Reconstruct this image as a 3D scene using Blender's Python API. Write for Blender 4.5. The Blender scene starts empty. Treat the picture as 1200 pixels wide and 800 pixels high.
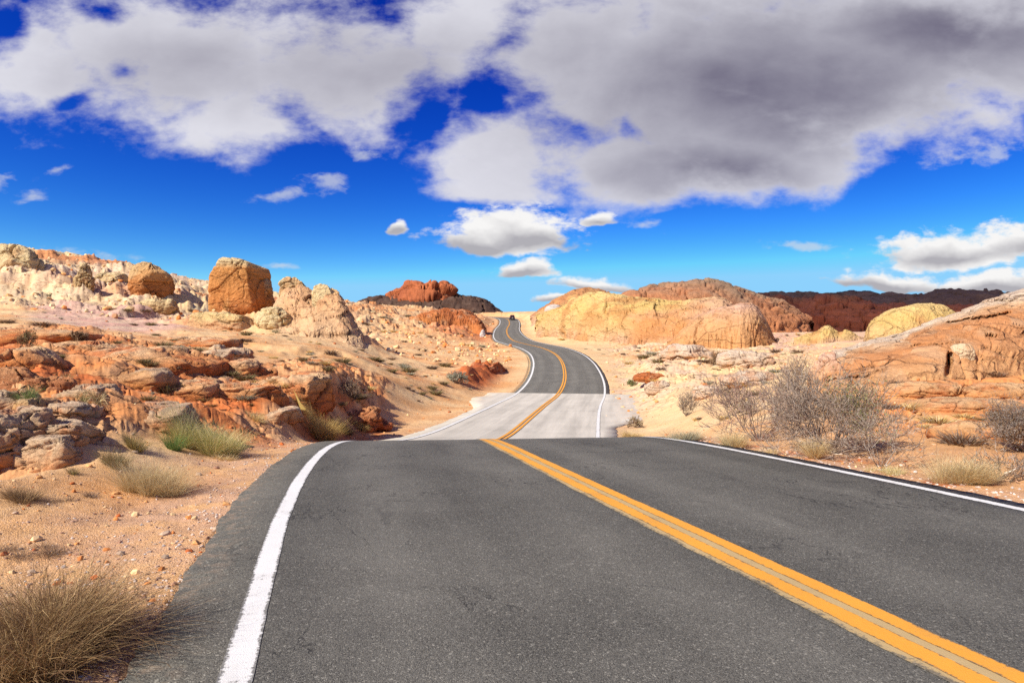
import bpy, math, random
import numpy as np
from mathutils import Vector

# ------------------------------------------------------------------ camera, sky, sun, exposure
scn = bpy.context.scene
COL = scn.collection
FPX = 750.0            # focal length in pixels of a 1200 px wide frame
EYE = 1.5              # eye height above the road at the camera's foot
cam_d = bpy.data.cameras.new("camera")
cam = bpy.data.objects.new("camera", cam_d)
COL.objects.link(cam)
cam.location = (0, 0, EYE)
cam.rotation_euler = (math.radians(90), 0, 0)
cam_d.sensor_width = 36.0
cam_d.lens = 36.0 * FPX / 1200.0
cam_d.clip_start = 0.05
cam_d.clip_end = 60000
scn.camera = cam

SUN_EL = math.radians(39)
SUN_FROM = np.array([-0.77, -0.64]); SUN_FROM /= np.linalg.norm(SUN_FROM)
SUN_STRENGTH = 5.0
SKY_STRENGTH = 0.10
EXPOSURE = 0.42
sun_d = bpy.data.lights.new("sun", 'SUN')
sun_d.energy = SUN_STRENGTH
sun_d.angle = math.radians(0.5)
sun_d.color = (1.0, 0.93, 0.82)
sun = bpy.data.objects.new("sun", sun_d)
COL.objects.link(sun)
_tosun = Vector((SUN_FROM[0] * math.cos(SUN_EL), SUN_FROM[1] * math.cos(SUN_EL), math.sin(SUN_EL)))
sun.rotation_euler = _tosun.to_track_quat('Z', 'Y').to_euler()
sun.location = (-40, -20, 60)

vs = scn.view_settings
vs.view_transform = 'Standard'
vs.look = 'None'
vs.exposure = EXPOSURE
vs.gamma = 1.0
vs.use_curve_mapping = False
scn.cycles.max_bounces = 5
scn.cycles.diffuse_bounces = 3
scn.cycles.glossy_bounces = 2
scn.cycles.transparent_max_bounces = 4
scn.cycles.use_denoising = False
scn.cycles.use_adaptive_sampling = False
scn.cycles.sample_clamp_indirect = 6.0


class E:
    """A tiny expression wrapper round shader math nodes."""
    def __init__(s, nt, v): s.nt, s.v = nt, v
    def _op(s, op, *o, clamp=False):
        n = s.nt.nodes.new('ShaderNodeMath'); n.operation = op; n.use_clamp = clamp
        for i, x in enumerate((s,) + o):
            x = x.v if isinstance(x, E) else x
            if isinstance(x, (int, float)): n.inputs[i].default_value = x
            else: s.nt.links.new(x, n.inputs[i])
        return E(s.nt, n.outputs[0])
    def __add__(s, o): return s._op('ADD', o)
    __radd__ = __add__
    def __sub__(s, o): return s._op('SUBTRACT', o)
    def __rsub__(s, o): return (s * -1.0) + o
    def __mul__(s, o): return s._op('MULTIPLY', o)
    __rmul__ = __mul__
    def __truediv__(s, o): return s._op('DIVIDE', o)
    def __pow__(s, o): return s._op('POWER', o)
    def mx(s, o): return s._op('MAXIMUM', o)
    def mn(s, o): return s._op('MINIMUM', o)
    def ab(s): return s._op('ABSOLUTE')
    def sqrt(s): return s._op('SQRT')
    def sin(s): return s._op('SINE')
    def clamp(s): return s._op('ADD', 0.0, clamp=True)
    def sm(s, a, b):
        n = s.nt.nodes.new('ShaderNodeMapRange'); n.interpolation_type = 'SMOOTHSTEP'
        s.nt.links.new(s.v, n.inputs[0]); n.inputs[1].default_value = a; n.inputs[2].default_value = b
        return E(s.nt, n.outputs[0])


def N(nt, t, **kw):
    n = nt.nodes.new(t)
    for k, v in kw.items(): setattr(n, k, v)
    return n


def comb(nt, x, y, z):
    n = nt.nodes.new('ShaderNodeCombineXYZ')
    for i, a in enumerate((x, y, z)):
        if isinstance(a, E): nt.links.new(a.v, n.inputs[i])
        else: n.inputs[i].default_value = a
    return n.outputs[0]


def noise(nt, vec, scale, detail=4, rough=0.55, dist=0.0, out=0):
    n = nt.nodes.new('ShaderNodeTexNoise')
    nt.links.new(vec, n.inputs['Vector'])
    n.inputs['Scale'].default_value = scale; n.inputs['Detail'].default_value = detail
    n.inputs['Roughness'].default_value = rough; n.inputs['Distortion'].default_value = dist
    return E(nt, n.outputs[out])


def mixc(nt, f, a, b, mode='MIX'):
    n = nt.nodes.new('ShaderNodeMix'); n.data_type = 'RGBA'; n.blend_type = mode
    for sock, x in ((n.inputs[0], f), (n.inputs[6], a), (n.inputs[7], b)):
        if isinstance(x, E): nt.links.new(x.v, sock)
        elif isinstance(x, (int, float)): sock.default_value = x
        elif isinstance(x, (tuple, list)): sock.default_value = tuple(x) + ((1,) if len(x) == 3 else ())
        else: nt.links.new(x, sock)
    return n.outputs[2]


def build_sky():
    w = bpy.data.worlds.new("World"); scn.world = w; w.use_nodes = True
    nt = w.node_tree; nt.nodes.clear()
    out = N(nt, 'ShaderNodeOutputWorld'); bg = N(nt, 'ShaderNodeBackground')
    nt.links.new(bg.outputs[0], out.inputs[0])
    bg.inputs[1].default_value = SKY_STRENGTH
    sky = N(nt, 'ShaderNodeTexSky', sky_type='NISHITA')
    sky.sun_disc = False
    sky.sun_elevation = SUN_EL
    sky.sun_rotation = math.atan2(SUN_FROM[0], SUN_FROM[1]) % (2 * math.pi)
    sky.altitude = 700; sky.air_density = 1.0; sky.dust_density = 0.3; sky.ozone_density = 2.5
    # the deep polarised blue of the dry desert air
    hsv = N(nt, 'ShaderNodeHueSaturation')
    hsv.inputs['Hue'].default_value = 0.507
    hsv.inputs['Saturation'].default_value = 1.35; hsv.inputs['Value'].default_value = 1.0
    nt.links.new(sky.outputs[0], hsv.inputs['Color'])
    skyc = mixc(nt, 1.0, hsv.outputs[0], SKY_TINT, 'MULTIPLY')
    tc = N(nt, 'ShaderNodeTexCoord')
    sp = N(nt, 'ShaderNodeSeparateXYZ'); nt.links.new(tc.outputs['Generated'], sp.inputs[0])
    dx, dy, dz = (E(nt, sp.outputs[i]) for i in range(3))
    den = dy.mx(0.05)
    u = dx / den; v = dz / den
    # a polarising filter deepens the blue overhead far more than the paler air low down
    sx = N(nt, 'ShaderNodeSeparateColor'); nt.links.new(skyc, sx.inputs[0])
    full = SKY_STRENGTH * 2 ** EXPOSURE
    pol = 1.0 - u.sm(-0.15, 0.62) * 0.13
    r_, g_, b_ = (E(nt, sx.outputs[i]) * pol * full for i in range(3))
    skyc = comb(nt, ((r_ ** 2.2) * 29.0).mn(0.27) * (1 / full), ((g_ ** 2.15) * 5.34).mn(0.64) * (1 / full), ((b_ ** 1.5) * 1.18).mn(0.98) * (1 / full))
    front = dy.sm(0.05, 0.3)
    fu = lambda px: (px - 600) / FPX
    fv = lambda py: (400 - py) / FPX
    # domain warp gives the lobes their ragged edge
    base = comb(nt, u, v * 1.45, 0.0)
    wn = N(nt, 'ShaderNodeTexNoise'); wn.inputs['Scale'].default_value = 4.0; wn.inputs['Detail'].default_value = 5
    nt.links.new(base, wn.inputs['Vector'])
    ws = N(nt, 'ShaderNodeSeparateColor'); nt.links.new(wn.outputs['Color'], ws.inputs[0])
    wu = u + (E(nt, ws.outputs[0]) - 0.5) * 0.16
    wv = v + (E(nt, ws.outputs[1]) - 0.5) * 0.10

    def ell(px, py, a, b, rot=0.0, warp=1.0, flat=False):
        a /= FPX; b /= FPX
        x = (wu if warp else u) - fu(px); y = (wv if warp else v) - fv(py)
        if rot:
            c, s_ = math.cos(rot), math.sin(rot)
            x, y = x * (c / a) + y * (s_ / a), y * (c / b) - x * (s_ / b)
        else:
            x, y = x * (1 / a), y * (1 / b)
        if flat: y = y.mx(y * -2.2)
        return 1.0 - (x * x + y * y).sqrt()

    def union(lst, flat=False):
        m = None
        for e in lst:
            d = ell(*e, flat=flat)
            m = d if m is None else m.mx(d)
        return m
    big = union([(45, 78, 130, 62), (150, 40, 90, 60), (240, 55, 290, 125), (285, 140, 130, 52), (420, 80, 190, 100),
                 (540, 20, 120, 90), (600, 175, 135, 62), (655, 80, 140, 105), (780, 60, 330, 125), (810, 125, 190, 100), (690, 120, 110, 70),
                 (840, 165, 210, 88), (740, 190, 120, 62), (1000, 70, 330, 110), (960, 190, 90, 45), (1200, 70, 150, 82),
                 (585, 222, 90, 24)])
    dark = union([(885, 95, 330, 130), (830, 190, 180, 60), (1120, 35, 260, 90), (430, 75, 190, 70), (220, 70, 150, 60)])
    dark2 = union([(900, 95, 330, 140), (840, 200, 190, 60), (1100, 40, 250, 100)])
    CUM = [(600, 282, 104, 46), (560, 290, 66, 26), (630, 288, 62, 34), (615, 318, 52, 16), (692, 330, 52, 14), (655, 350, 42, 10),
                 (1120, 300, 130, 30), (1195, 292, 90, 32), (1040, 328, 95, 18), (1160, 332, 120, 20), (470, 276, 15, 18),
                 (708, 265, 26, 13)]
    cum = union(CUM, True)
    wisp = union([(935, 286, 62, 8, 0.06), (1160, 182, 95, 14, 0.12), (420, 181, 24, 14), (755, 265, 24, 9), (85, 295, 75, 9, -0.08),
                  (368, 222, 30, 20), (325, 236, 40, 9), (345, 306, 22, 4), (50, 228, 26, 10), (8, 205, 28, 12), (80, 205, 24, 7)])
    nbig = noise(nt, comb(nt, u, v * 1.5, 0.3), 4.2, 10, 0.56, 0.25)
    nfine = noise(nt, comb(nt, u, v * 1.7, 3.3), 13.0, 10, 0.60, 0.15)
    nsm = noise(nt, comb(nt, u, v * 1.9, 7.3), 30.0, 8, 0.58, 0.2)
    gap = union([(592, 40, 60, 62), (668, 150, 90, 40), (492, 140, 46, 80), (610, 100, 80, 44), (118, 6, 40, 26), (6, 40, 30, 26), (85, 108, 34, 14), (150, 72, 30, 16), (735, 150, 40, 24), (560, 130, 50, 34)])
    raw_big = big * 1.0 + (nbig - 0.5) * 1.6 + (nfine - 0.5) * 1.20 + (nsm - 0.5) * 0.30 - gap.clamp() * 0.55 + (dark2 * 1.3).clamp() * 0.45
    d_big = raw_big.sm(-0.08, 0.64)
    core = (big + (nbig - 0.5) * 0.7 + (nfine - 0.5) * 0.35).sm(-0.05, 0.62)
    d_cum = (cum * 1.35 + (nsm - 0.5) * 1.5 + (nfine - 0.5) * 1.25).sm(0.06, 0.62)
    d_wisp = (wisp * 0.9 + (nsm - 0.5) * 2.2 + (nfine - 0.5) * 1.2).sm(0.10, 1.0) * 0.55
    # anywhere else in the sky: scattered clouds from noise alone
    nb = noise(nt, tc.outputs['Generated'], 2.6, 8, 0.55, 0.2)
    d_back = nb.sm(0.5, 0.66)
    side = (u.ab()).sm(1.0, 1.6).mx(1.0 - front)
    side = side.mx(v.sm(0.62, 0.95))
    d_far = d_back * side
    # relief: the same noise a step towards the sun
    nrel = noise(nt, comb(nt, u + 0.022, v * 1.5 - 0.050, 0.3), 4.2, 10, 0.56, 0.25)
    cum_up = union([(e[0], e[1] - e[3] * 0.55) + tuple(e[2:]) for e in CUM], True)
    nrelf = noise(nt, comb(nt, u + 0.010, v * 1.7 - 0.022, 3.3), 13.0, 9, 0.55, 0.1)
    nmid = noise(nt, comb(nt, u, v * 1.6, 5.1), 8.0, 6, 0.5, 0.3)
    rel = (nrel - nbig) * 1.0 + (nrelf - nfine) * 0.55
    thick = (dark * 0.9 + (nbig - 0.5) * 0.4).sm(-0.45, 0.95)
    thick2 = (dark2 * 0.9 + (nbig - 0.5) * 0.35).sm(-0.25, 1.05)
    shade = ((0.10 + thick * 0.44 + thick2 * 0.44 + (nmid - 0.5) * 0.22) * (core * 0.80 + 0.20) - rel * (0.66 - core * 0.42)).clamp()
    k = 1.0 / SKY_STRENGTH
    c_big = mixc(nt, shade, tuple(0.61 * k * x for x in (0.97, 0.965, 1.04)), tuple(0.125 * k * x for x in (1.06, 0.98, 1.34)))
    # cumulus: bright tops, grey flat bases
    under = (0.10 + (cum - cum_up) * 0.9 + (nfine - 0.5) * 0.5 - rel * 0.9).clamp()
    c_cum = mixc(nt, under, tuple(0.70 * k * x for x in (1.0, 0.99, 0.98)), tuple(0.33 * k * x for x in (1.0, 0.98, 1.06)))
    c = mixc(nt, d_wisp * front, skyc, tuple(0.55 * k * x for x in (0.95, 0.98, 1.0)))
    c = mixc(nt, d_big * front * 0.97, c, c_big)
    c = mixc(nt, d_cum * front, c, c_cum)
    c = mixc(nt, d_far * 0.9, c, tuple(0.5 * k * x for x in (1.0, 0.98, 1.0)))
    nt.links.new(c, bg.inputs[0])


SKY_TINT = (0.29, 0.60, 1.06)
build_sky()

# ------------------------------------------------------------------ numpy noise
def _h(ix, iy, iz, seed):
    a = (ix.astype(np.int64) * 374761393 + iy.astype(np.int64) * 668265263 + iz.astype(np.int64) * 2147483647 + seed * 1274126177) & 0xFFFFFFFF
    a = ((a ^ (a >> 13)) * 1274126177) & 0xFFFFFFFF
    a = ((a ^ (a >> 16)) * 2246822519) & 0xFFFFFFFF
    return (((a ^ (a >> 15)) & 0xFFFFFF) / float(0xFFFFFF))


def vnoise(x, y, z, seed=0):
    x, y, z = np.broadcast_arrays(np.asarray(x, float), np.asarray(y, float), np.asarray(z, float))
    ix, iy, iz = np.floor(x), np.floor(y), np.floor(z)
    fx, fy, fz = x - ix, y - iy, z - iz
    ux, uy, uz = (f * f * f * (f * (f * 6 - 15) + 10) for f in (fx, fy, fz))
    r = 0
    for a in (0, 1):
        wx = ux if a else 1 - ux
        for b in (0, 1):
            wy = uy if b else 1 - uy
            for c in (0, 1):
                wz = uz if c else 1 - uz
                r = r + wx * wy * wz * _h(ix + a, iy + b, iz + c, seed)
    return r * 2 - 1


def vnoise2(x, y, seed=0):
    x, y = np.broadcast_arrays(np.asarray(x, float), np.asarray(y, float))
    ix, iy = np.floor(x), np.floor(y)
    fx, fy = x - ix, y - iy
    ux, uy = (f * f * f * (f * (f * 6 - 15) + 10) for f in (fx, fy))
    o = np.zeros_like(ix)
    return ((1 - ux) * (1 - uy) * _h(ix, iy, o, seed) + ux * (1 - uy) * _h(ix + 1, iy, o, seed)
            + (1 - ux) * uy * _h(ix, iy + 1, o, seed) + ux * uy * _h(ix + 1, iy + 1, o, seed)) * 2 - 1


def fbm2(x, y, oct=5, seed=0, gain=0.5):
    r, a, t = 0, 1.0, 0.0
    for i in range(oct):
        r = r + a * vnoise2(x, y, seed + i * 17); t += a
        x, y = (x * 1.6 - y * 1.2) + 3.7, (x * 1.2 + y * 1.6) - 1.3
        a *= gain
    return r / t


def fbm3(x, y, z, oct=4, seed=0, gain=0.5):
    r, a, t = 0, 1.0, 0.0
    for i in range(oct):
        r = r + a * vnoise(x, y, z, seed + i * 31); t += a
        x, y, z = (x * 1.6 - y * 1.2) + 5.1, (x * 1.2 + y * 1.6) - 2.2, z * 2.0 + 1.7
        a *= gain
    return r / t


def voro2(x, y, seed=0):
    """F1, F2 and the nearest cell's random numbers and offset from its centre."""
    ix, iy = np.floor(x), np.floor(y)
    f1 = np.full(x.shape, 9.0); f2 = np.full(x.shape, 9.0)
    r1 = np.zeros(x.shape); r2 = np.zeros(x.shape); ox = np.zeros(x.shape); oy = np.zeros(x.shape)
    z = np.zeros(x.shape)
    for a in (-1, 0, 1):
        for b in (-1, 0, 1):
            cx, cy = ix + a, iy + b
            px = cx + 0.1 + 0.8 * _h(cx, cy, z, seed); py = cy + 0.1 + 0.8 * _h(cx, cy, z + 7, seed)
            d = np.hypot(x - px, y - py)
            near = d < f1
            f2 = np.where(near, f1, np.minimum(f2, d)); f1 = np.where(near, d, f1)
            r1 = np.where(near, _h(cx, cy, z + 13, seed), r1); r2 = np.where(near, _h(cx, cy, z + 29, seed), r2)
            ox = np.where(near, x - px, ox); oy = np.where(near, y - py, oy)
    return f1, f2, r1, r2, ox, oy


def voro3(x, y, z, seed=0):
    ix, iy, iz = np.floor(x), np.floor(y), np.floor(z)
    f1 = np.full(x.shape, 9.0); f2 = np.full(x.shape, 9.0); r1 = np.zeros(x.shape)
    for a in (-1, 0, 1):
        for b in (-1, 0, 1):
            for c in (-1, 0, 1):
                cx, cy, cz = ix + a, iy + b, iz + c
                d = np.sqrt((x - cx - .1 - .8 * _h(cx, cy, cz, seed)) ** 2 + (y - cy - .1 - .8 * _h(cx, cy, cz, seed + 7)) ** 2 + (z - cz - .1 - .8 * _h(cx, cy, cz, seed + 13)) ** 2)
                near = d < f1
                f2 = np.where(near, f1, np.minimum(f2, d)); f1 = np.where(near, d, f1)
                r1 = np.where(near, _h(cx, cy, cz, seed + 23), r1)
    return f1, f2, r1


def sm(a, b, x):
    t = np.clip((np.asarray(x, float) - a) / (b - a), 0, 1)
    return t * t * (3 - 2 * t)


def lerp(a, b, t):
    return a + (b - a) * t


def ramp(t, stops):
    ts = [s[0] for s in stops]
    return np.stack([np.interp(t, ts, [s[1][i] for s in stops]) for i in range(3)], -1)


# ------------------------------------------------------------------ mesh helpers
def mesh_np(name, verts, faces, mat=None, cols=None, uv=None, smooth=True, parent=None, link=True):
    """verts (n,3); faces (m,k) or list of such arrays; cols (n,3); uv (n,2) per vertex."""
    me = bpy.data.meshes.new(name)
    if not isinstance(faces, (list, tuple)): faces = [faces]
    faces = [np.asarray(f, np.int32) for f in faces if len(f)]
    verts = np.asarray(verts, np.float32)
    me.vertices.add(len(verts)); me.vertices.foreach_set('co', verts.ravel())
    loops = np.concatenate([f.ravel() for f in faces])
    tot = np.concatenate([np.full(len(f), f.shape[1], np.int32) for f in faces])
    st = np.concatenate([[0], np.cumsum(tot)[:-1]]).astype(np.int32)
    me.loops.add(len(loops)); me.loops.foreach_set('vertex_index', loops)
    me.polygons.add(len(tot)); me.polygons.foreach_set('loop_start', st); me.polygons.foreach_set('loop_total', tot)
    me.polygons.foreach_set('use_smooth', np.full(len(tot), smooth, bool))
    if cols is not None:
        ca = me.color_attributes.new('Col', 'FLOAT_COLOR', 'POINT')
        ca.data.foreach_set('color', (np.asarray(cols, np.float32) if cols.shape[1] == 4 else np.concatenate([np.asarray(cols, np.float32), np.ones((len(verts), 1), np.float32)], 1)).ravel())
    if uv is not None:
        ul = me.uv_layers.new(name='UVMap')
        ul.data.foreach_set('uv', np.asarray(uv, np.float32)[loops].ravel())
    me.update(calc_edges=True)
    me.validate()
    if mat: me.materials.append(mat)
    o = bpy.data.objects.new(name, me)
    if link: COL.objects.link(o)
    if parent: o.parent = parent
    return o


def grid_faces(nr, nc, wrap=False):
    i = np.arange(nr - 1)[:, None]; j = np.arange(nc if wrap else nc - 1)[None, :]
    j2 = (j + 1) % nc
    return np.stack([i * nc + j, i * nc + j2, (i + 1) * nc + j2, (i + 1) * nc + j], -1).reshape(-1, 4)


def tag(o, label=None, cat=None, group=None, kind=None):
    if label: o['label'] = label
    if cat: o['category'] = cat
    if group: o['group'] = group
    if kind: o['kind'] = kind
    return o


def empty(name, loc, rz=0.0):
    o = bpy.data.objects.new(name, None); COL.objects.link(o)
    o.location = loc; o.rotation_euler = (0, 0, rz); o.empty_display_size = 0.2
    return o


def copy_tree(o, loc, rz=0.0, scale=1.0):
    c = o.copy(); COL.objects.link(c)
    c.location = loc; c.rotation_euler = (0, 0, rz); c.scale = (scale,) * 3 if not isinstance(scale, tuple) else scale
    for ch in o.children:
        d = ch.copy(); COL.objects.link(d); d.parent = c
    return c


# ------------------------------------------------------------------ materials
def new_mat(name):
    m = bpy.data.materials.new(name); m.use_nodes = True
    nt = m.node_tree; nt.nodes.clear()
    out = N(nt, 'ShaderNodeOutputMaterial'); b = N(nt, 'ShaderNodeBsdfPrincipled')
    nt.links.new(b.outputs[0], out.inputs[0])
    b.inputs['Roughness'].default_value = 0.9
    b.inputs['Specular IOR Level'].default_value = 0.2
    return m, nt, b


def setc(nt, b, c):
    nt.links.new(c.v if isinstance(c, E) else c, b.inputs['Base Color'])


def bump(nt, b, h, strength, dist):
    n = N(nt, 'ShaderNodeBump'); n.inputs['Strength'].default_value = strength; n.inputs['Distance'].default_value = dist
    nt.links.new(h.v, n.inputs['Height']); nt.links.new(n.outputs[0], b.inputs['Normal'])


def joints(nt, pos, scale):
    """Irregular joint cracks: 1 in the crack, 0 on the face."""
    wn = N(nt, 'ShaderNodeTexNoise'); wn.inputs['Scale'].default_value = scale * 1.5; wn.inputs['Detail'].default_value = 4
    nt.links.new(pos, wn.inputs['Vector'])
    mp = N(nt, 'ShaderNodeVectorMath', operation='MULTIPLY_ADD')
    nt.links.new(wn.outputs['Color'], mp.inputs[0]); mp.inputs[1].default_value = (.7 / scale, .7 / scale, .5 / scale); nt.links.new(pos, mp.inputs[2])
    sc = N(nt, 'ShaderNodeVectorMath', operation='MULTIPLY'); nt.links.new(mp.outputs[0], sc.inputs[0]); sc.inputs[1].default_value = (1, 1, 2.2)
    v = N(nt, 'ShaderNodeTexVoronoi', feature='DISTANCE_TO_EDGE'); v.inputs['Scale'].default_value = scale
    nt.links.new(sc.outputs[0], v.inputs['Vector'])
    br = noise(nt, pos, scale * 0.8, 3).sm(0.42, 0.56)
    return E(nt, v.outputs['Distance']).sm(0.040, 0.006) * br


def mat_rock(name, fine=1.0, strata=1.0, bstr=0.8, jamt=0.8):
    """Weathered sandstone; the mineral colour comes from the mesh, the grain and bedding from noise."""
    m, nt, b = new_mat(name)
    at = N(nt, 'ShaderNodeAttribute', attribute_name='Col')
    geo = N(nt, 'ShaderNodeNewGeometry'); pos = geo.outputs['Position']
    sp = N(nt, 'ShaderNodeSeparateXYZ'); nt.links.new(pos, sp.inputs[0])
    x, y, z = (E(nt, sp.outputs[i]) for i in range(3))
    n1 = noise(nt, pos, 1.1 * fine, 10, 0.62, 0.3)
    n2 = noise(nt, pos, 9.0 * fine, 8, 0.6)
    bed = noise(nt, comb(nt, x * 0.5 + z * 0.6, y * 0.5, z * 4.6 + x * 1.3 + (n1 - 0.5) * 3.0), 1.3 * fine, 7, 0.62, 0.5)
    val = 0.5 + n1 * 0.5 + (n2 - 0.5) * 0.35 + (bed - 0.5) * 0.42 * strata
    c = mixc(nt, 1.0, at.outputs['Color'], comb(nt, val + 0.03, val, val - 0.03), 'MULTIPLY')
    spot = n2.sm(0.60, 0.72) * 0.30
    c = mixc(nt, spot, c, (0.80, 0.62, 0.42))
    iron = noise(nt, pos, 2.3 * fine, 7, 0.65, 0.6).sm(0.56, 0.74) * 0.22 * strata
    c = mixc(nt, iron, c, (0.52, 0.17, 0.06))
    jt = joints(nt, pos, 0.62 * fine) * jamt
    c = mixc(nt, jt * 0.6, c, (0.20, 0.075, 0.03))
    setc(nt, b, c)
    bump(nt, b, n1 * 0.6 + n2 * 0.34 + bed * 0.6 * strata - jt * 0.55, bstr, 0.26 / fine)
    return m


def mat_attr(name, rough=0.9, transl=0.0):
    m, nt, b = new_mat(name)
    at = N(nt, 'ShaderNodeAttribute', attribute_name='Col')
    oi = N(nt, 'ShaderNodeObjectInfo')
    k = E(nt, oi.outputs['Random']) * 0.3 + 0.85
    geo = N(nt, 'ShaderNodeNewGeometry')
    n = noise(nt, geo.outputs['Position'], 22.0, 4) * 0.5 + 0.75
    setc(nt, b, mixc(nt, 1.0, at.outputs['Color'], comb(nt, k * n, k * n, k * n), 'MULTIPLY'))
    b.inputs['Roughness'].default_value = rough
    if transl:
        tr = N(nt, 'ShaderNodeBsdfTranslucent'); mx = N(nt, 'ShaderNodeMixShader'); mx.inputs[0].default_value = transl
        nt.links.new(at.outputs['Color'], tr.inputs['Color'])
        nt.links.new(b.outputs[0], mx.inputs[1]); nt.links.new(tr.outputs[0], mx.inputs[2])
        nt.links.new(mx.outputs[0], nt.nodes['Material Output'].inputs[0])
    return m


def mat_ground():
    m, nt, b = new_mat('desert_soil')
    at = N(nt, 'ShaderNodeAttribute', attribute_name='Col')
    geo = N(nt, 'ShaderNodeNewGeometry'); pos = geo.outputs['Position']
    sp = N(nt, 'ShaderNodeSeparateXYZ'); nt.links.new(pos, sp.inputs[0])
    x, y, z = (E(nt, sp.outputs[i]) for i in range(3))
    n0 = noise(nt, pos, 0.35, 10, 0.65, 0.2)
    n1 = noise(nt, pos, 3.0, 9, 0.65)
    vor = N(nt, 'ShaderNodeTexVoronoi'); vor.inputs['Scale'].default_value = 75.0
    nt.links.new(pos, vor.inputs['Vector'])
    vs_ = N(nt, 'ShaderNodeSeparateColor'); nt.links.new(vor.outputs['Color'], vs_.inputs[0])
    cell = E(nt, vs_.outputs[0]); cell2 = E(nt, vs_.outputs[1])
    bed = noise(nt, comb(nt, x * 0.4, y * 0.4, z * 5.0 + (n0 - 0.5) * 2.0), 1.4, 6, 0.6, 0.3)
    rock = E(nt, at.outputs['Alpha'])
    soft = 1.0 - rock * 0.85
    n2 = noise(nt, pos, 11.0, 8, 0.62)
    val = 0.60 + (n0 - 0.5) * 0.6 + (n1 - 0.5) * 0.55 + (n2 - 0.5) * 0.30 + (cell - 0.5) * 0.20 * soft + (bed - 0.5) * 0.55 * rock + 0.26
    c = mixc(nt, 1.0, at.outputs['Color'], comb(nt, val + 0.02, val, val - 0.02), 'MULTIPLY')
    c = mixc(nt, cell2.sm(0.88, 0.92) * 0.45 * soft, c, (0.70, 0.53, 0.38))
    c = mixc(nt, cell2.sm(0.10, 0.07) * 0.5 * soft, c, (0.22, 0.12, 0.07))
    iron = noise(nt, pos, 1.7, 8, 0.66, 0.6).sm(0.52, 0.70) * 0.5 * rock
    c = mixc(nt, iron, c, (0.60, 0.17, 0.045))
    jt = joints(nt, pos, 0.85) * rock
    c = mixc(nt, jt * 0.6, c, (0.20, 0.075, 0.03))
    setc(nt, b, c)
    bump(nt, b, n1 * 0.5 + E(nt, vor.outputs['Distance']) * -0.10 * soft + n0 * 0.8 + bed * 0.6 * rock + n2 * 0.25 * rock - jt * 1.5, 0.9, 0.07)
    return m


def uvxy(nt):
    uvn = N(nt, 'ShaderNodeUVMap', uv_map='UVMap')
    sp = N(nt, 'ShaderNodeSeparateXYZ'); nt.links.new(uvn.outputs[0], sp.inputs[0])
    return uvn.outputs[0], E(nt, sp.outputs[0]), E(nt, sp.outputs[1])


def vor_cells(nt, vec, scale):
    vor = N(nt, 'ShaderNodeTexVoronoi'); vor.inputs['Scale'].default_value = scale
    nt.links.new(vec, vor.inputs['Vector'])
    s = N(nt, 'ShaderNodeSeparateColor'); nt.links.new(vor.outputs['Color'], s.inputs[0])
    return E(nt, s.outputs[0]), E(nt, s.outputs[1]), E(nt, vor.outputs['Distance'])


def asphalt_color(nt, base=0.100):
    uv, u, v = uvxy(nt)
    a, a2, d = vor_cells(nt, uv, 165.0)
    c1, c2, d2 = vor_cells(nt, uv, 70.0)
    big = noise(nt, uv, 0.55, 8, 0.6, 0.3)
    mid = noise(nt, uv, 4.5, 6, 0.65)
    streak = noise(nt, comb(nt, u * 1.5, v * 0.10, 2.0), 1.6, 5, 0.6)
    # polished wheel tracks, about 0.9 m either side of each lane's middle
    w1 = (u - 1.72).ab(); w1 = (w1 - 0.85).ab().sm(0.55, 0.05)
    w2 = (u + 1.62).ab(); w2 = (w2 - 0.85).ab().sm(0.55, 0.05)
    val = base + (big - 0.5) * 0.105 + (mid - 0.5) * 0.036 + (streak - 0.5) * 0.060 + (a - 0.5) * 0.100 + w1 * 0.022 + w2 * 0.024
    val = val + a2.sm(0.93, 0.97) * 0.14 + c2.sm(0.975, 0.985) * 0.10
    val = val - a2.sm(0.14, 0.10) * 0.028
    val = val.mx(0.012)
    col = comb(nt, val * 1.06, val * 1.0, val * 0.83)
    return col, uv, u, v, d, mid


def mat_asphalt(name='asphalt', base=0.100):
    m, nt, b = new_mat(name)
    col, uv, u, v, d, mid = asphalt_color(nt, base)
    # thin dark scuffs and hairline cracks
    cr = noise(nt, comb(nt, u * 0.9, v * 0.5, 5.0), 1.1, 6, 0.6, 0.6)
    crack = (cr - 0.5).ab().sm(0.0055, 0.001) * noise(nt, uv, 0.45, 2).sm(0.45, 0.58)
    oil = noise(nt, comb(nt, u * 1.1, v * 0.35, 9.0), 1.3, 5, 0.6).sm(0.62, 0.74) * 0.35
    col = mixc(nt, oil, col, (0.035, 0.032, 0.029))
    col = mixc(nt, crack * 0.75, col, (0.016, 0.015, 0.014))
    # wind-blown sand along the outer edge
    edge = u.ab().sm(3.55, 4.3) * noise(nt, uv, 7.0, 7, 0.7).sm(0.46, 0.62)
    col = mixc(nt, edge * 0.45, col, (0.42, 0.27, 0.17))
    setc(nt, b, col)
    b.inputs['Roughness'].default_value = 0.82
    b.inputs['Specular IOR Level'].default_value = 0.28
    bump(nt, b, d * -0.6 + mid * 0.6, 0.7, 0.008)
    return m


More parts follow.
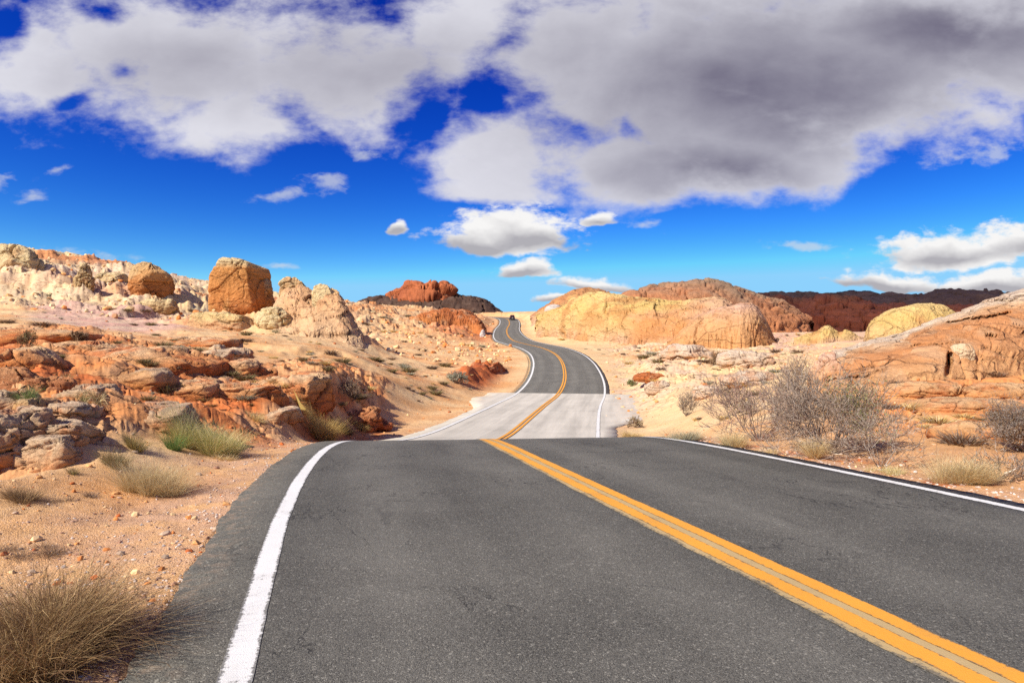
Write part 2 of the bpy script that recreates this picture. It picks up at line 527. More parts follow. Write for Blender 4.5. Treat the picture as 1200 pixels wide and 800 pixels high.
def mat_paint(name, col, wear_lo, wear_hi, half, dirt=(0.20, 0.17, 0.14)):
    """Road paint worn through to the aggregate, more so along its two edges (u is metres from its middle)."""
    m, nt, b = new_mat(name)
    acol, uv, u0, v, d, mid = asphalt_color(nt)
    at = N(nt, 'ShaderNodeAttribute', attribute_name='Col')
    asep = N(nt, 'ShaderNodeSeparateColor'); nt.links.new(at.outputs['Color'], asep.inputs[0])
    u = E(nt, asep.outputs[0])          # 0..1 across the stripe
    nz = noise(nt, uv, 26.0, 7, 0.72)
    n2 = noise(nt, uv, 3.0, 5, 0.6)
    edge = (u - 0.5).ab().sm(0.30, 0.5)
    wear = (nz + (n2 - 0.5) * 0.55 + edge * 0.24).sm(wear_lo, wear_hi)
    tone = noise(nt, uv, 1.3, 6, 0.65) * 0.35 + nz * 0.18 + 0.72
    c = mixc(nt, 1.0, col, comb(nt, tone, tone, tone), 'MULTIPLY')
    c = mixc(nt, n2.sm(0.52, 0.75) * 0.22, c, dirt)
    c = mixc(nt, wear * 0.85, c, acol)
    setc(nt, b, c)
    b.inputs['Roughness'].default_value = 0.7
    bump(nt, b, d * -0.5 + nz * 0.4, 0.5, 0.006)
    return m


def mat_concrete():
    m, nt, b = new_mat('concrete')
    uv, u, v = uvxy(nt)
    n0 = noise(nt, uv, 0.5, 8, 0.6); n1 = noise(nt, uv, 7.0, 7, 0.65)
    streak = noise(nt, comb(nt, u * 1.4, v * 0.07, 0.0), 1.4, 6, 0.62)
    joint = ((v * (1 / 4.6)).sin().ab()).sm(0.03, 0.012)
    val = 0.50 + (n0 - 0.5) * 0.20 + (n1 - 0.5) * 0.12 + (streak - 0.5) * 0.46
    w1 = ((u - 1.7).ab() - 0.85).ab().sm(0.6, 0.0); w2 = ((u + 1.6).ab() - 0.85).ab().sm(0.6, 0.0)
    val = val - (w1 + w2) * 0.055 - joint * 0.07
    c = comb(nt, val * 1.10, val * 1.02, val * 0.86)
    sandy = u.ab().sm(3.6, 6.0) * noise(nt, uv, 1.3, 7, 0.65).sm(0.42, 0.64)
    c = mixc(nt, sandy * 0.75, c, (0.66, 0.46, 0.29))
    setc(nt, b, c)
    bump(nt, b, n1, 0.3, 0.01)
    return m


M_GROUND = mat_ground()
M_ROCK = mat_rock('sandstone')
M_ROCK_MID = mat_rock('weathered_sandstone', 0.34, 0.75, 1.0, 0.30)
M_ROCK_NEAR = mat_rock('sandstone_close', 1.9, 1.3, 0.75, 0.9)
M_ROCK_FAR = mat_rock('sandstone_distant', 0.16, 0.8, 0.9, 0.3)
M_STONE = mat_attr('loose_stone')
M_PLANT = mat_attr('dry_plant', 0.85, 0.25)
M_TWIG = mat_attr('bare_twig', 0.85)
M_ASPHALT = mat_asphalt()
M_ASPHALT_FAR = mat_asphalt('grazing_lit_asphalt', 0.135)  # far stretch: paler copy, the brightening at grazing angles put into its colour
M_CONC = mat_concrete()
M_WHITE = mat_paint('white_road_paint', (0.76, 0.75, 0.71), 0.60, 0.74, 0.09, (0.45, 0.42, 0.37))
M_YELLOW = mat_paint('yellow_road_paint', (0.78, 0.35, 0.045), 0.64, 0.82, 0.06, (0.45, 0.26, 0.09))
M_OLDPAINT = mat_paint('faded_road_paint', (0.50, 0.36, 0.17), 0.60, 0.80, 0.2, (0.25, 0.18, 0.10))
# ------------------------------------------------------------------ the road's line
_RC = [(8.8, -18, .5), (5.13, -6, .17), (3.25, 0, 0.0), (2.31, 3, -.09), (1.42, 6, -.175), (0.58, 9, -.29), (-.10, 12, -.46), (-.46, 14, -.64),
       (-.68, 16, -.93), (-.76, 18, -1.29), (-.66, 20.5, -1.74), (-.42, 23.5, -2.12), (.04, 27, -2.35), (1.15, 35, -2.55), (2.30, 42.5, -2.66),
       (3.65, 50, -2.62), (4.75, 58, -2.2), (5.45, 66, -1.6), (5.85, 75, -.86), (5.65, 85, -.10), (4.43, 95, .55), (2.2, 108, 1.08),
       (.25, 122, 1.68), (-1.0, 150, 3.05), (-1.45, 185, 5.0), (-.9, 225, 7.9), (-2.2, 250, 10.4), (-8.0, 266, 11.7), (-18, 279, 12.2),
       (-34, 292, 12.0), (-60, 306, 11.0)]


def _spline(P, n=40):
    P = np.array(P, float)
    Q = np.vstack([2 * P[0] - P[1], P, 2 * P[-1] - P[-2]])
    out = []
    for i in range(1, len(Q) - 2):
        p0, p1, p2, p3 = Q[i - 1], Q[i], Q[i + 1], Q[i + 2]
        # centripetal-like tangents
        d1 = np.linalg.norm(p2 - p1); d0 = np.linalg.norm(p1 - p0); d2 = np.linalg.norm(p3 - p2)
        m1 = (p2 - p0) / (d0 + d1) * d1; m2 = (p3 - p1) / (d1 + d2) * d1
        t = np.linspace(0, 1, n, endpoint=False)[:, None]
        out.append((2 * t**3 - 3 * t**2 + 1) * p1 + (t**3 - 2 * t**2 + t) * m1 + (-2 * t**3 + 3 * t**2) * p2 + (t**3 - t**2) * m2)
    out.append(Q[-2][None])
    return np.vstack(out)


_p = _spline(_RC)
_s = np.concatenate([[0], np.cumsum(np.linalg.norm(np.diff(_p[:, :2], axis=0), axis=1))])
RDS = 0.25
RS = np.arange(0, _s[-1], RDS)
RP = np.stack([np.interp(RS, _s, _p[:, i]) for i in range(3)], 1)


def _gs(a, sig):
    k = np.exp(-0.5 * (np.arange(-int(3 * sig), int(3 * sig) + 1) / sig) ** 2); k /= k.sum()
    return np.convolve(np.pad(a, len(k) // 2, mode='edge'), k, mode='valid')


for i in range(3): RP[:, i] = _gs(RP[:, i], 5)
RT = np.gradient(RP[:, :2], axis=0); RT /= np.linalg.norm(RT, axis=1)[:, None]
RN = np.stack([RT[:, 1], -RT[:, 0]], 1)         # to the right of travel
LEFT_W, RIGHT_W = 3.32, 3.55                    # middle of the road to the edge lines
_S7 = RS[np.argmin(np.abs(RP[:, 1] - 7))]; _S13 = RS[np.argmin(np.abs(RP[:, 1] - 13.5))]
def lw(s): return LEFT_W + .14 * (1 - np.clip((np.asarray(s) - _S7) / (_S13 - _S7), 0, 1))
S_AT = lambda Y: RS[np.argmin(np.abs(RP[:, 1] - Y))]


def road_frame(s):
    p = np.stack([np.interp(s, RS, RP[:, i]) for i in range(3)], -1)
    n = np.stack([np.interp(s, RS, RN[:, i]) for i in range(2)], -1)
    return p, n


def road_nearest(X, Y):
    """signed offset (right positive), road height and chainage for points."""
    n = len(X); best = np.zeros(n, int)
    co = RP[::12, :2]
    for a in range(0, n, 60000):
        sl = slice(a, a + 60000)
        d = (X[sl, None] - co[None, :, 0]) ** 2 + (Y[sl, None] - co[None, :, 1]) ** 2
        best[sl] = d.argmin(1) * 12
    bd = np.full(n, 1e18); bi = best.copy()
    for k in range(-12, 13, 2):
        j = np.clip(best + k, 0, len(RP) - 1)
        d = (X - RP[j, 0]) ** 2 + (Y - RP[j, 1]) ** 2
        m = d < bd
        bd = np.where(m, d, bd); bi = np.where(m, j, bi)
    ex = X - RP[bi, 0]; ey = Y - RP[bi, 1]
    along = ex * RT[bi, 0] + ey * RT[bi, 1]
    off = ex * RN[bi, 0] + ey * RN[bi, 1]
    dist = np.hypot(ex, ey)
    off = np.where(np.abs(along) > 1.0, np.sign(off) * dist, off)
    s = RS[bi] + np.clip(along, -RDS, RDS)
    return off, np.interp(s, RS, RP[:, 2]), s


# ------------------------------------------------------------------ lie of the land
# For bearings named by where they cross the photograph (px), pairs of (distance, height seen as py)
_LAND = {
    -500: [(2, 962), (6, 587), (8, 535), (10, 480), (13, 430), (17, 405), (26, 385), (50, 366), (80, 343), (115, 310), (150, 290), (180, 296), (300, 350), (700, 390), (4000, 402)],
    0: [(2, 962), (6, 587), (7.6, 546), (8.6, 512), (10, 478), (13, 443), (17, 420), (23, 401), (32, 386), (50, 371), (62, 362), (75, 350), (95, 330), (118, 303), (140, 286), (165, 292), (250, 335), (600, 385), (4000, 402)],
    100: [(2, 962), (6, 588), (8.3, 536), (10.3, 504), (12.4, 475), (16, 444), (21, 417), (28, 396), (48, 386), (65, 366), (82, 351), (110, 318), (133, 299), (160, 308), (250, 350), (600, 390), (4000, 402)],
    200: [(2, 964), (7, 562), (9.4, 522), (11.5, 500), (14.5, 480), (18.5, 452), (24, 426), (32, 407), (45, 397), (58, 388), (72, 376), (100, 345), (133, 320), (160, 328), (250, 355), (600, 390), (4000, 402)],
    300: [(2, 965), (7, 566), (9.4, 524), (12, 506), (15.5, 494), (19, 475), (23, 453), (28, 434), (36, 416), (50, 402), (65, 392), (85, 379), (115, 355), (145, 340), (175, 346), (300, 372), (700, 394), (4000, 402)],
    400: [(2, 970), (7, 570), (12, 520), (16, 507), (18.5, 488), (22, 465), (26, 443), (33, 427), (44, 418), (62, 406), (80, 396), (105, 386), (145, 363), (175, 350), (210, 356), (350, 380), (700, 395), (4000, 402)],
    450: [(2, 972), (12, 522), (17, 516), (21, 508), (27, 486), (33, 461), (40, 441), (50, 426), (63, 414), (85, 400), (112, 388), (150, 369), (195, 356), (235, 362), (380, 382), (800, 395), (4000, 402)],
    500: [(2, 975), (12, 525), (20, 520), (26, 509), (34, 481), (45, 450), (58, 430), (75, 415), (95, 400), (120, 390), (160, 376), (215, 361), (260, 368), (400, 384), (900, 396), (4000, 402)],
    560: [(2, 980), (12, 530), (20, 524), (28, 507), (42, 471), (55, 441), (75, 420), (100, 405), (130, 395), (190, 380), (245, 370), (272, 365), (330, 374), (500, 388), (900, 397), (4000, 402)],
    600: [(2, 980), (12, 530), (20, 524), (27, 508), (45, 471), (58, 441), (75, 420), (115, 403), (150, 394), (190, 385), (250, 371), (285, 364), (340, 373), (600, 391), (4000, 402)],
    650: [(2, 980), (12, 530), (20, 524), (27, 508), (50, 464), (67, 440), (86, 416), (95, 408), (110, 402), (130, 392), (160, 380), (220, 368), (270, 362), (330, 372), (600, 391), (4000, 402)],
    700: [(2, 980), (12, 530), (20, 524), (26, 512), (36, 482), (50, 460), (66, 436), (85, 418), (105, 405), (120, 396), (135, 386), (160, 377), (200, 368), (300, 380), (600, 392), (4000, 402)],
    800: [(2, 980), (8, 580), (14, 528), (17, 514), (22, 503), (30, 479), (40, 455), (55, 430), (72, 415), (90, 405), (105, 398), (130, 388), (170, 378), (220, 374), (350, 386), (700, 394), (4000, 402)],
    900: [(2, 980), (8, 557), (11, 526), (15, 500), (22, 470), (32, 445), (48, 428), (65, 415), (85, 405), (105, 394), (120, 389), (150, 394), (300, 397), (700, 397), (4000, 402)],
    1000: [(2, 980), (8, 562), (10.5, 531), (13.5, 502), (17, 472), (21, 449), (25, 438), (33, 426), (45, 416), (65, 405), (95, 393), (120, 388), (150, 393), (300, 397), (700, 397), (4000, 402)],
    1100: [(2, 980), (6.9, 582), (8.3, 551), (11, 517), (14, 490), (17, 466), (20, 446), (26, 432), (34, 422), (60, 402), (90, 390), (120, 388), (160, 394), (300, 397), (4000, 402)],
    1200: [(2, 980), (6.2, 602), (7.9, 561), (10.5, 522), (13.5, 490), (16, 466), (18.5, 447), (24, 430), (34, 415), (60, 395), (100, 388), (160, 392), (300, 397), (4000, 402)],
    1800: [(2, 980), (6.2, 606), (10.5, 530), (16, 472), (24, 425), (34, 395), (60, 380), (100, 380), (300, 395), (4000, 402)],
}
_AZ = np.radians(np.linspace(-64, 64, 513))
_LY = np.linspace(math.log(1.0), math.log(12000), 560)
_cols_px = sorted(_LAND)
_cols_az = [math.atan((p - 600) / FPX) for p in _cols_px]
_rows = np.stack([np.interp(_LY, [math.log(a) for a, _ in _LAND[p]], [b for _, b in _LAND[p]]) for p in _cols_px])
# nearer than the first entry the ground stays at its height rather than its angle
for i, p in enumerate(_cols_px):
    a, b = _LAND[p][0]
    m = _LY < math.log(a)
    _rows[i, m] = 400 + (b - 400) * a / np.exp(_LY[m])
_tab = np.stack([np.interp(_AZ, _cols_az, _rows[:, j]) for j in range(len(_LY))], 1)      # (az, ly)
_tab = np.apply_along_axis(lambda a: _gs(a, 6), 0, _tab)
_tabz = EYE + (400 - _tab) / FPX * np.exp(_LY)[None, :]
_tabz = np.apply_along_axis(lambda a: _gs(a, 2.5), 1, _tabz)


def land(X, Y):
    az = np.arctan2(X, Y); r = np.hypot(X, Y)
    Ye = r * np.cos(np.clip(np.abs(az), 0, math.radians(45)))
    a = (np.clip(az, _AZ[0], _AZ[-1]) - _AZ[0]) / (_AZ[1] - _AZ[0])
    l = (np.clip(np.log(np.maximum(Ye, 1e-3)), _LY[0], _LY[-1]) - _LY[0]) / (_LY[1] - _LY[0])
    ia = np.clip(a.astype(int), 0, len(_AZ) - 2); il = np.clip(l.astype(int), 0, len(_LY) - 2)
    fa, fl = a - ia, l - il
    z = ((_tabz[ia, il] * (1 - fl) + _tabz[ia, il + 1] * fl) * (1 - fa) + (_tabz[ia + 1, il] * (1 - fl) + _tabz[ia + 1, il + 1] * fl) * fa)
    # behind the camera the land levels out
    back = sm(math.radians(60), math.radians(110), np.abs(az))
    z = z * (1 - back) + (0.15 + 0.012 * np.minimum(r, 200)) * back
    px = 600 + FPX * np.tan(np.clip(az, -1.1, 1.1))
    return z, px, Ye, back


C = lambda *a: np.array(a, float)
SAND = C(.72, .375, .145); PALE = C(.84, .585, .305); ORANGE = C(.70, .27, .080); RED = C(.62, .165, .045)
CREAM = C(.80, .64, .36); PINK = C(.68, .41, .33); PINKW = C(.76, .57, .40); GRAVEL = C(.63, .385, .235); GREYTAN = C(.50, .36, .25)
YELLOW = C(.80, .56, .20)


TALUS = [(12, 93, 2.4, 6.5), (70, 88, 1.2, 4.5), (100, 85, 1.1, 3.6), (132, 92, 1.2, 4.5), (180, 84, 1.5, 4.2), (190, 75, 1.6, 4.5), (236, 69, 1.0, 4.0),
         (282, 71, 1.1, 5.0), (318, 68, 1.4, 4.0), (345, 70, 1.6, 4.5), (385, 67, 1.4, 4.0), (410, 65, 1.0, 3.5), (222, 90, 1.8, 5.0), (140, 105, 2.2, 6)]


def ground(X, Y, color=False, lod=None):
    X = np.asarray(X, float); Y = np.asarray(Y, float)
    z, px, Ye, back = land(X, Y)
    lY = np.log(np.maximum(Ye, .5))
    off, rz, rs = road_nearest(X, Y)
    hw = np.where(off < 0, lw(rs) + 0.5, RIGHT_W + 0.32)
    out = np.abs(off) - hw
    left = px < 600
    wob = fbm2(X * .35, Y * .35, 4, 5)
    # --- bare sandstone slabs left of the road
    yf = np.interp(px, [-500, 0, 100, 200, 300, 370, 440, 480], [6.0, 7.2, 8.6, 10.6, 11.8, 14.0, 21, 30])
    yb = np.interp(px, [-500, 0, 100, 200, 300, 400, 450, 480], [40, 36, 33, 33, 34, 40, 40, 36])
    w2 = wob * .12
    slabL = sm(-.05, .10, lY - np.log(yf) + w2) * sm(.05, -.10, lY - np.log(yb) + w2) * sm(470, 430, px + wob * 30) * (1 - back)
    # --- right-hand slab apron and the pale ledges beyond the wash
    slabR = sm(930, 1010, px + wob * 25) * sm(math.log(10.5), math.log(13.5), lY + w2 * .6) * sm(math.log(30), math.log(24), lY) * (1 - back)
    ledgeR = sm(690, 760, px + wob * 40) * sm(1000, 900, px) * sm(math.log(30), math.log(46), lY + w2 + (800 - px) * .0008) * sm(math.log(125), math.log(100), lY)
    hillL = sm(math.log(56), math.log(80), lY + wob * .1 - np.interp(px, [0, 300, 420, 600], [0, .1, .3, .62])) * sm(600, 560, px)
    slab = np.clip(slabL + slabR * .7 + ledgeR * .5, 0, 1)
    far = sm(20, 60, Ye)
    # --- relief
    z = z + fbm2(X * .11 + 4, Y * .11, 4, 11) * .45 * sm(8, 40, Ye)
    z = z + fbm2(X * .9, Y * .9, 5, 12) * (.045 + .10 * far) * sm(-.1, .8, out)
    z = z + fbm2(X * .03, Y * .03, 5, 13) * 1.5 * hillL
    z = z + fbm2(X * 7, Y * 7, 3, 14) * .012 * sm(0, .25, out) * sm(25, 8, Ye)
    colz = z.copy()
    rnd1 = np.zeros_like(z); crack = np.zeros_like(z); cap = np.zeros_like(z)
    m = slab > .01
    if m.any():
        x_, y_ = X[m], Y[m]
        wx = x_ + fbm2(x_ * .45, y_ * .45, 4, 21) * .9; wy = y_ + fbm2(x_ * .45 + 9, y_ * .45, 4, 22) * .7
        cs, sn = math.cos(.42), math.sin(.42)
        f1, f2, r1, r2, ox, oy = voro2((wx * cs + wy * sn) * .27, (wy * cs - wx * sn) * .50, 3)
        g1, g2, q1, q2, px_, py_ = voro2((wx * cs - wy * sn) * .95 + 3, wy * 1.25, 4)
        e1 = f2 - f1; e2 = g2 - g1
        # broad rounded plates that overlap like scales, cracked across, with thin bedding shelves
        plate = (r1 - .5) * .46 + oy * (.30 + r2 * .30) - .22 * (1 - sm(0, .30, e1)) + ox * (r2 - .5) * .35
        stp = .30
        ph = (z[m] + plate * .6) / stp + fbm2(x_ * .16, y_ * .30, 3, 23) * 1.1
        fl = np.floor(ph); fr = ph - fl
        terr = (fl + sm(.45, 1.0, fr) - ph) * stp
        cut = -.34 * sm(.07, .0, e1) * (r2 > .25) - .09 * sm(.045, .0, e2) * (q2 > .45)
        st2 = .13
        ph2 = (z[m] + plate * .5) / st2 + fbm2(x_ * .35, y_ * .6, 4, 26) * 2.2
        f2_ = np.floor(ph2); r2_ = ph2 - f2_
        thin = (f2_ + sm(.35, .9, r2_) - ph2) * st2
        h1, h2, k1, k2, _, _ = voro2(wx * 2.3 + 3, wy * 2.9, 8)
        rel = plate * .9 + terr * .5 + thin * .55 + cut + fbm2(x_ * 1.1, y_ * 1.8, 5, 24, .6) * .13 + (q1 - .5) * .13 * sm(0, .08, e2) + (k1 - .5) * .07 * sm(0, .1, h2 - h1)
        amp = slabL[m] + slabR[m] * .5 + ledgeR[m] * .9
        z[m] = z[m] + rel * np.clip(amp, 0, 1.1) * sm(.3, 1.6, out[m])
        rnd1[m] = r1; crack[m] = np.maximum(sm(.08, .0, e1), .6 * sm(.05, .0, e2)); cap[m] = sm(.45, .95, fr) * .7 + .3 * r2
    # --- stony flank of the far left hill: benches and outcropping ribs
    m = hillL > .02
    if m.any():
        x_, y_ = X[m], Y[m]
        rid = 1 - np.abs(fbm2(x_ * .13, y_ * .13, 5, 31)) * 2.2
        f1, f2, r1, r2, ox, oy = voro2(x_ * .30 + fbm2(x_ * .2, y_ * .2, 3, 33) * .9, y_ * .22, 6)
        g1, g2, q1, q2, _, _ = voro2(x_ * .8, y_ * .55, 7)
        cr = fbm2(x_ * .9, y_ * .7, 5, 36, .6)
        h = sm(.15, .95, rid) * .8 + (r1 > .66) * sm(.0, .16, f2 - f1) * r2 * .75 + (q1 > .6) * sm(0, .2, g2 - g1) * .40 * q2 + cr * .30
        ph = (z[m] + h * .6) / .9 + fbm2(x_ * .05, y_ * .05, 3, 35)
        fr = ph - np.floor(ph)
        h = h + (np.floor(ph) + sm(.25, 1.0, fr) - ph) * .5 - .5
        z[m] = z[m] + h * hillL[m] * sm(1.5, 8, out[m])
        rnd1[m] = np.where(hillL[m] > .5, r1, rnd1[m]); cap[m] = np.where(hillL[m] > .5, fr, cap[m])
    # --- talus aprons the hillside rocks grow out of
    for mpx, mY, mh, mr in TALUS:
        mx = (mpx - 600) / FPX * mY
        m = (np.abs(X - mx) < 3 * mr) & (np.abs(Y - mY) < 3 * mr)
        if not m.any(): continue
        x_, y_ = X[m], Y[m]
        d2 = np.hypot((x_ - mx) / mr, (y_ - mY) / (mr * .9)) + fbm2(x_ * .5, y_ * .5, 4, 44) * .35
        z[m] = z[m] + mh * np.exp(-np.clip(d2, 0, 9) ** 2 * 1.3) * (1 + .35 * fbm2(x_ * 1.1, y_ * 1.1, 4, 45, .6)) * sm(3.0, 2.4, np.hypot(x_ - mx, y_ - mY) / mr)
    # --- the eroded bank left of the wash road, and the small scarp above the slabs
    bank = np.exp(-((X + 3.0 + (Y - 60) * -.12) / 1.6) ** 2) * sm(50, 54, Y) * sm(72, 66, Y)
    z = z + bank * (.9 + .5 * vnoise2(X * 1.6, Y * .9, 41))
    scl = lY + fbm2(X * .25, Y * .25, 4, 43) * .06
    z = z + .5 * sm(math.log(44), math.log(46), scl) * sm(math.log(75), math.log(55), scl) * sm(150, 220, px) * sm(470, 380, px)
    # --- the road bed
    sh = .012 + .0007 * Ye
    bed = rz - .055 - .0016 * Ye
    shoulder = rz - .035 - .05 * np.clip(out, 0, 3) * .4 + fbm2(X * 2.5, Y * 2.5, 4, 15) * .03 * sm(.05, .6, out)
    zone = np.where(off < 0, np.interp(px, [0, 330, 400, 450, 600], [2.2, 1.8, 4.5, 5.5, 4.8]), np.interp(px, [600, 800, 1000, 1200], [5.0, 3.5, 1.2, .9]))
    k = sm(.25, 1, out / (zone + .8))
    z = np.where(out < 0, bed, shoulder * (1 - k) + z * k)
    z = np.where((out >= 0) & (out < .12), np.minimum(z, bed + (rz - .03 - bed) * out / .12), z)
    if not color:
        return z
    # ---------------------------------------------------------------- mineral colours
    n1 = fbm2(X * .5, Y * .5, 5, 51)[:, None]; n2 = fbm2(X * .09, Y * .09, 5, 52)[:, None]; n3 = fbm2(X * 2.3, Y * 2.3, 4, 53)[:, None]
    t_ = lambda a: np.clip(a, 0, 1)[:, None] if np.ndim(a) == 1 else np.clip(a, 0, 1)
    c = lerp(SAND, PALE, t_(.42 + n1 * .9 + n2 * .5))
    c = lerp(c, ORANGE, t_(n2 * 1.6 - .25 + n3 * .3) * .55)
    # right: paler, creamier sand beyond the wash, orange again close to the road
    c = lerp(c, lerp(PALE, CREAM, t_(.3 + n1)), t_(sm(590, 640, px) * sm(14, 26, Ye)) * .72)
    c = lerp(c, lerp(SAND, ORANGE, t_(.3 + n1)), t_(sm(620, 700, px) * sm(15, 9, Ye)) * .6)
    # left flats
    flat = sm(math.log(44), math.log(52), lY + w2) * (1 - hillL) * sm(600, 520, px)
    c = lerp(c, lerp(ORANGE * 1.08, PALE, t_(.72 + n1 * .8 + n2 * .6)), t_(flat) * .75)
    # hill flank: cream and pink debris, redder strata towards the crest
    crest = sm(.80, 1.0, lY / np.log(np.interp(px, [-500, 0, 100, 200, 300, 400, 500, 600], [150, 140, 133, 133, 145, 175, 215, 280])))
    hc = lerp(CREAM, PINKW, t_(.5 + n2 * 1.8)); hc = lerp(hc, PALE, t_(.3 + n1 * 1.4))
    band = fbm2(X * .02, Y * .02, 3, 55) * 2 + colz * .45
    hc = lerp(hc, lerp(RED, ORANGE, .55), t_(sm(.3, .9, np.sin(band * 1.9)) * sm(.93, .985, crest * .1 + lY / np.log(150)) )[:, :] * .8)
    hc = lerp(hc, lerp(PALE, ORANGE, t_(.45 + n1)), t_(sm(360, 450, px)) * .7)
    hc = lerp(hc, RED * 1.05, t_(sm(480, 530, px) * sm(590, 570, px) * sm(math.log(95), math.log(125), lY) * sm(math.log(215), math.log(190), lY) + n2[:, 0] * .4) * t_(sm(470, 520, px)) * .75)
    c = lerp(c, hc, t_(hillL))
    # pink sheet below the left rocks
    pk = sm(20, 60, px + wob * 30) * sm(235, 185, px + wob * 40) * sm(math.log(44), math.log(50), lY + wob * .08) * sm(math.log(84), math.log(72), lY + wob * .1)
    c = lerp(c, lerp(PINK, PINKW, t_(.4 + n1 * 1.3)), t_(pk) * .9)
    # slabs
    sl = lerp(RED, ORANGE, t_(.45 + rnd1[:, None] * .5 + n1 * 1.1))
    swirl = np.sin((colz * 9 + fbm2(X * .35, Y * .35, 4, 57) * 7))[:, None]
    sl = lerp(sl, PALE, t_(.10 + swirl * .28 + n1 * .5))
    sl = lerp(sl, lerp(GREYTAN, PALE, t_(.5 + n3)), t_(cap)[:, :] * t_(.5 + n1 * 1.2) * .42)
    c = lerp(c, sl, t_(slabL) * .95)
    c = lerp(c, C(.34, .15, .07), t_(crack * slab) * .35)
    sr = lerp(lerp(ORANGE, SAND, .25), RED, t_(n1 * 1.4 + swirl * .22)); sr = lerp(sr, PALE, t_(.15 + swirl * .3 + n3 * .4))
    c = lerp(c, sr, t_(slabR) * .9)
    lr = lerp(PINKW, PALE, t_(.5 + n1 * 1.6)); lr = lerp(lr, ORANGE, t_(sm(.2, .5, n2[:, 0] + n1[:, 0] * .5)) * .7)
    c = lerp(c, lr, t_(ledgeR) * .85)
    fl = sm(880, 925, px) * sm(1060, 1010, px) * sm(math.log(58), math.log(75), lY)
    c = lerp(c, lerp(PINK, PALE, t_(.45 + n1)), t_(fl) * .8)
    c = lerp(c, RED * .9, t_(np.clip(bank * 1.4, 0, 1)))
    c = lerp(c, C(.50, .25, .13), t_(sm(280, 420, Ye)))
    # gravelled shoulders
    g = sm(1.9, .25, out + fbm2(X * .9, Y * .9, 4, 59) * .9) * sm(40, 20, Ye)
    c = lerp(c, lerp(GRAVEL, lerp(SAND, PALE, .3), t_(.35 + n3 * 1.2)), t_(g) * .9)
    c = lerp(c, RED, t_(sm(.22, .42, fbm2(X * 1.3, Y * 2.2, 4, 61)) * sm(.05, .3, out) * sm(1.4, .6, out) * (off > 0) * sm(30, 14, Ye)) * .75)
    rk = np.clip(slabL + slabR + ledgeR * .8 + hillL * .55 + bank, 0, 1) * (1 - g)
    return z, np.concatenate([np.clip(c, .01, .95), rk[:, None]], 1)


def gz(x, y):
    return float(ground(np.array([x]), np.array([y]))[0])


def build_ground():
    dense = np.arange(-43.5, 43.501, .066)
    side = [43.5]
    st = .066
    while side[-1] < 180:
        st = min(st * 1.13, 3.5); side.append(side[-1] + st)
    side = np.array(side[1:]); side = side[side < 179]
    az = np.radians(np.concatenate([-side[::-1], dense, side]))
    r = [.02, .3, .6, .9, 1.15]
    while r[-1] < 330: r.append(r[-1] * (1.0078 if r[-1] > 3 else 1.012))
    while r[-1] < 20000: r.append(r[-1] * 1.07)
    r = np.array(r)
    A, R = np.meshgrid(az, r)
    X = (R * np.sin(A)).ravel(); Y = (R * np.cos(A)).ravel()
    z, c = ground(X, Y, color=True)
    o = mesh_np('desert_ground', np.stack([X, Y, z], 1), grid_faces(len(r), len(az), wrap=True)[:, ::-1], M_GROUND, c)
    tag(o, kind='structure')


# Ray from the eye through a point of the picture to the ground, for standing things where they belong
def hit(px, py, lo=2.2, hi=290):
    Yc = np.exp(np.linspace(math.log(lo), math.log(hi), 500))
    X = (px - 600) / FPX * Yc
    zr = EYE + (400 - py) / FPX * Yc
    zg = ground(X, Yc)
    k = np.where(zg >= zr)[0]
    if not len(k): return None
    i = k[0]
    if i > 0:
        a = (zr[i - 1] - zg[i - 1]); b = (zg[i] - zr[i]); t = a / (a + b + 1e-9)
        y = Yc[i - 1] + (Yc[i] - Yc[i - 1]) * t
    else: y = Yc[0]
    return (px - 600) / FPX * y, y, gz((px - 600) / FPX * y, y)


build_ground()

# ------------------------------------------------------------------ road surfaces and paint
def ribbon(name, s0, s1, a, b, dz, mat, ds=.2, na=6, jit=0.0, seed=1, cross=0.0, thick=0.0):
    """Strip from chainage s0 to s1 between offsets a and b (numbers or functions of s)."""
    s = np.linspace(s0, s1, max(2, int((s1 - s0) / ds)))
    p, n = road_frame(s)
    fa = a(s) if callable(a) else np.full_like(s, a)
    fb = b(s) if callable(b) else np.full_like(s, b)
    if jit:
        fa = fa + jit * (fbm2(s * 1.2, s * 0 + seed, 5, 71)); fb = fb + jit * (fbm2(s * 1.2, s * 0 + seed + 50, 5, 72))
        fa = fa + jit * .35 * fbm2(s * 14, s * 0 + seed, 3, 73); fb = fb + jit * .35 * fbm2(s * 14, s * 0 + seed + 9, 3, 74)
    t = np.linspace(0, 1, na)
    o = fa[:, None] * (1 - t) + fb[:, None] * t
    X = p[:, 0:1] + n[:, 0:1] * o; Y = p[:, 1:2] + n[:, 1:2] * o
    Z = p[:, 2:3] + dz + 0 * o
    V = np.stack([X, Y, Z], -1).reshape(-1, 3)
    F = grid_faces(len(s), na)
    U = np.stack([o, s[:, None] + 0 * o], -1).reshape(-1, 2)
    Cc = np.stack([np.broadcast_to(t, o.shape).ravel()] * 3, -1)
    if thick:   # a broken edge face down to the gravel on both sides
        nv = len(V)
        e0 = np.arange(len(s)) * na; e1 = e0 + na - 1
        V2 = V[np.concatenate([e0, e1])].copy(); V2[:, 2] -= thick
        V = np.vstack([V, V2]); U = np.vstack([U, U[np.concatenate([e0, e1])]]); Cc = np.vstack([Cc, Cc[np.concatenate([e0, e1])]])
        m = len(s); i = np.arange(m - 1)
        F = np.vstack([F, np.stack([e0[i], e0[i + 1], nv + i + 1, nv + i], -1), np.stack([e1[i + 1], e1[i], nv + m + i, nv + m + i + 1], -1)])
    return tag(mesh_np(name, V, F, mat, Cc, U), kind='structure')


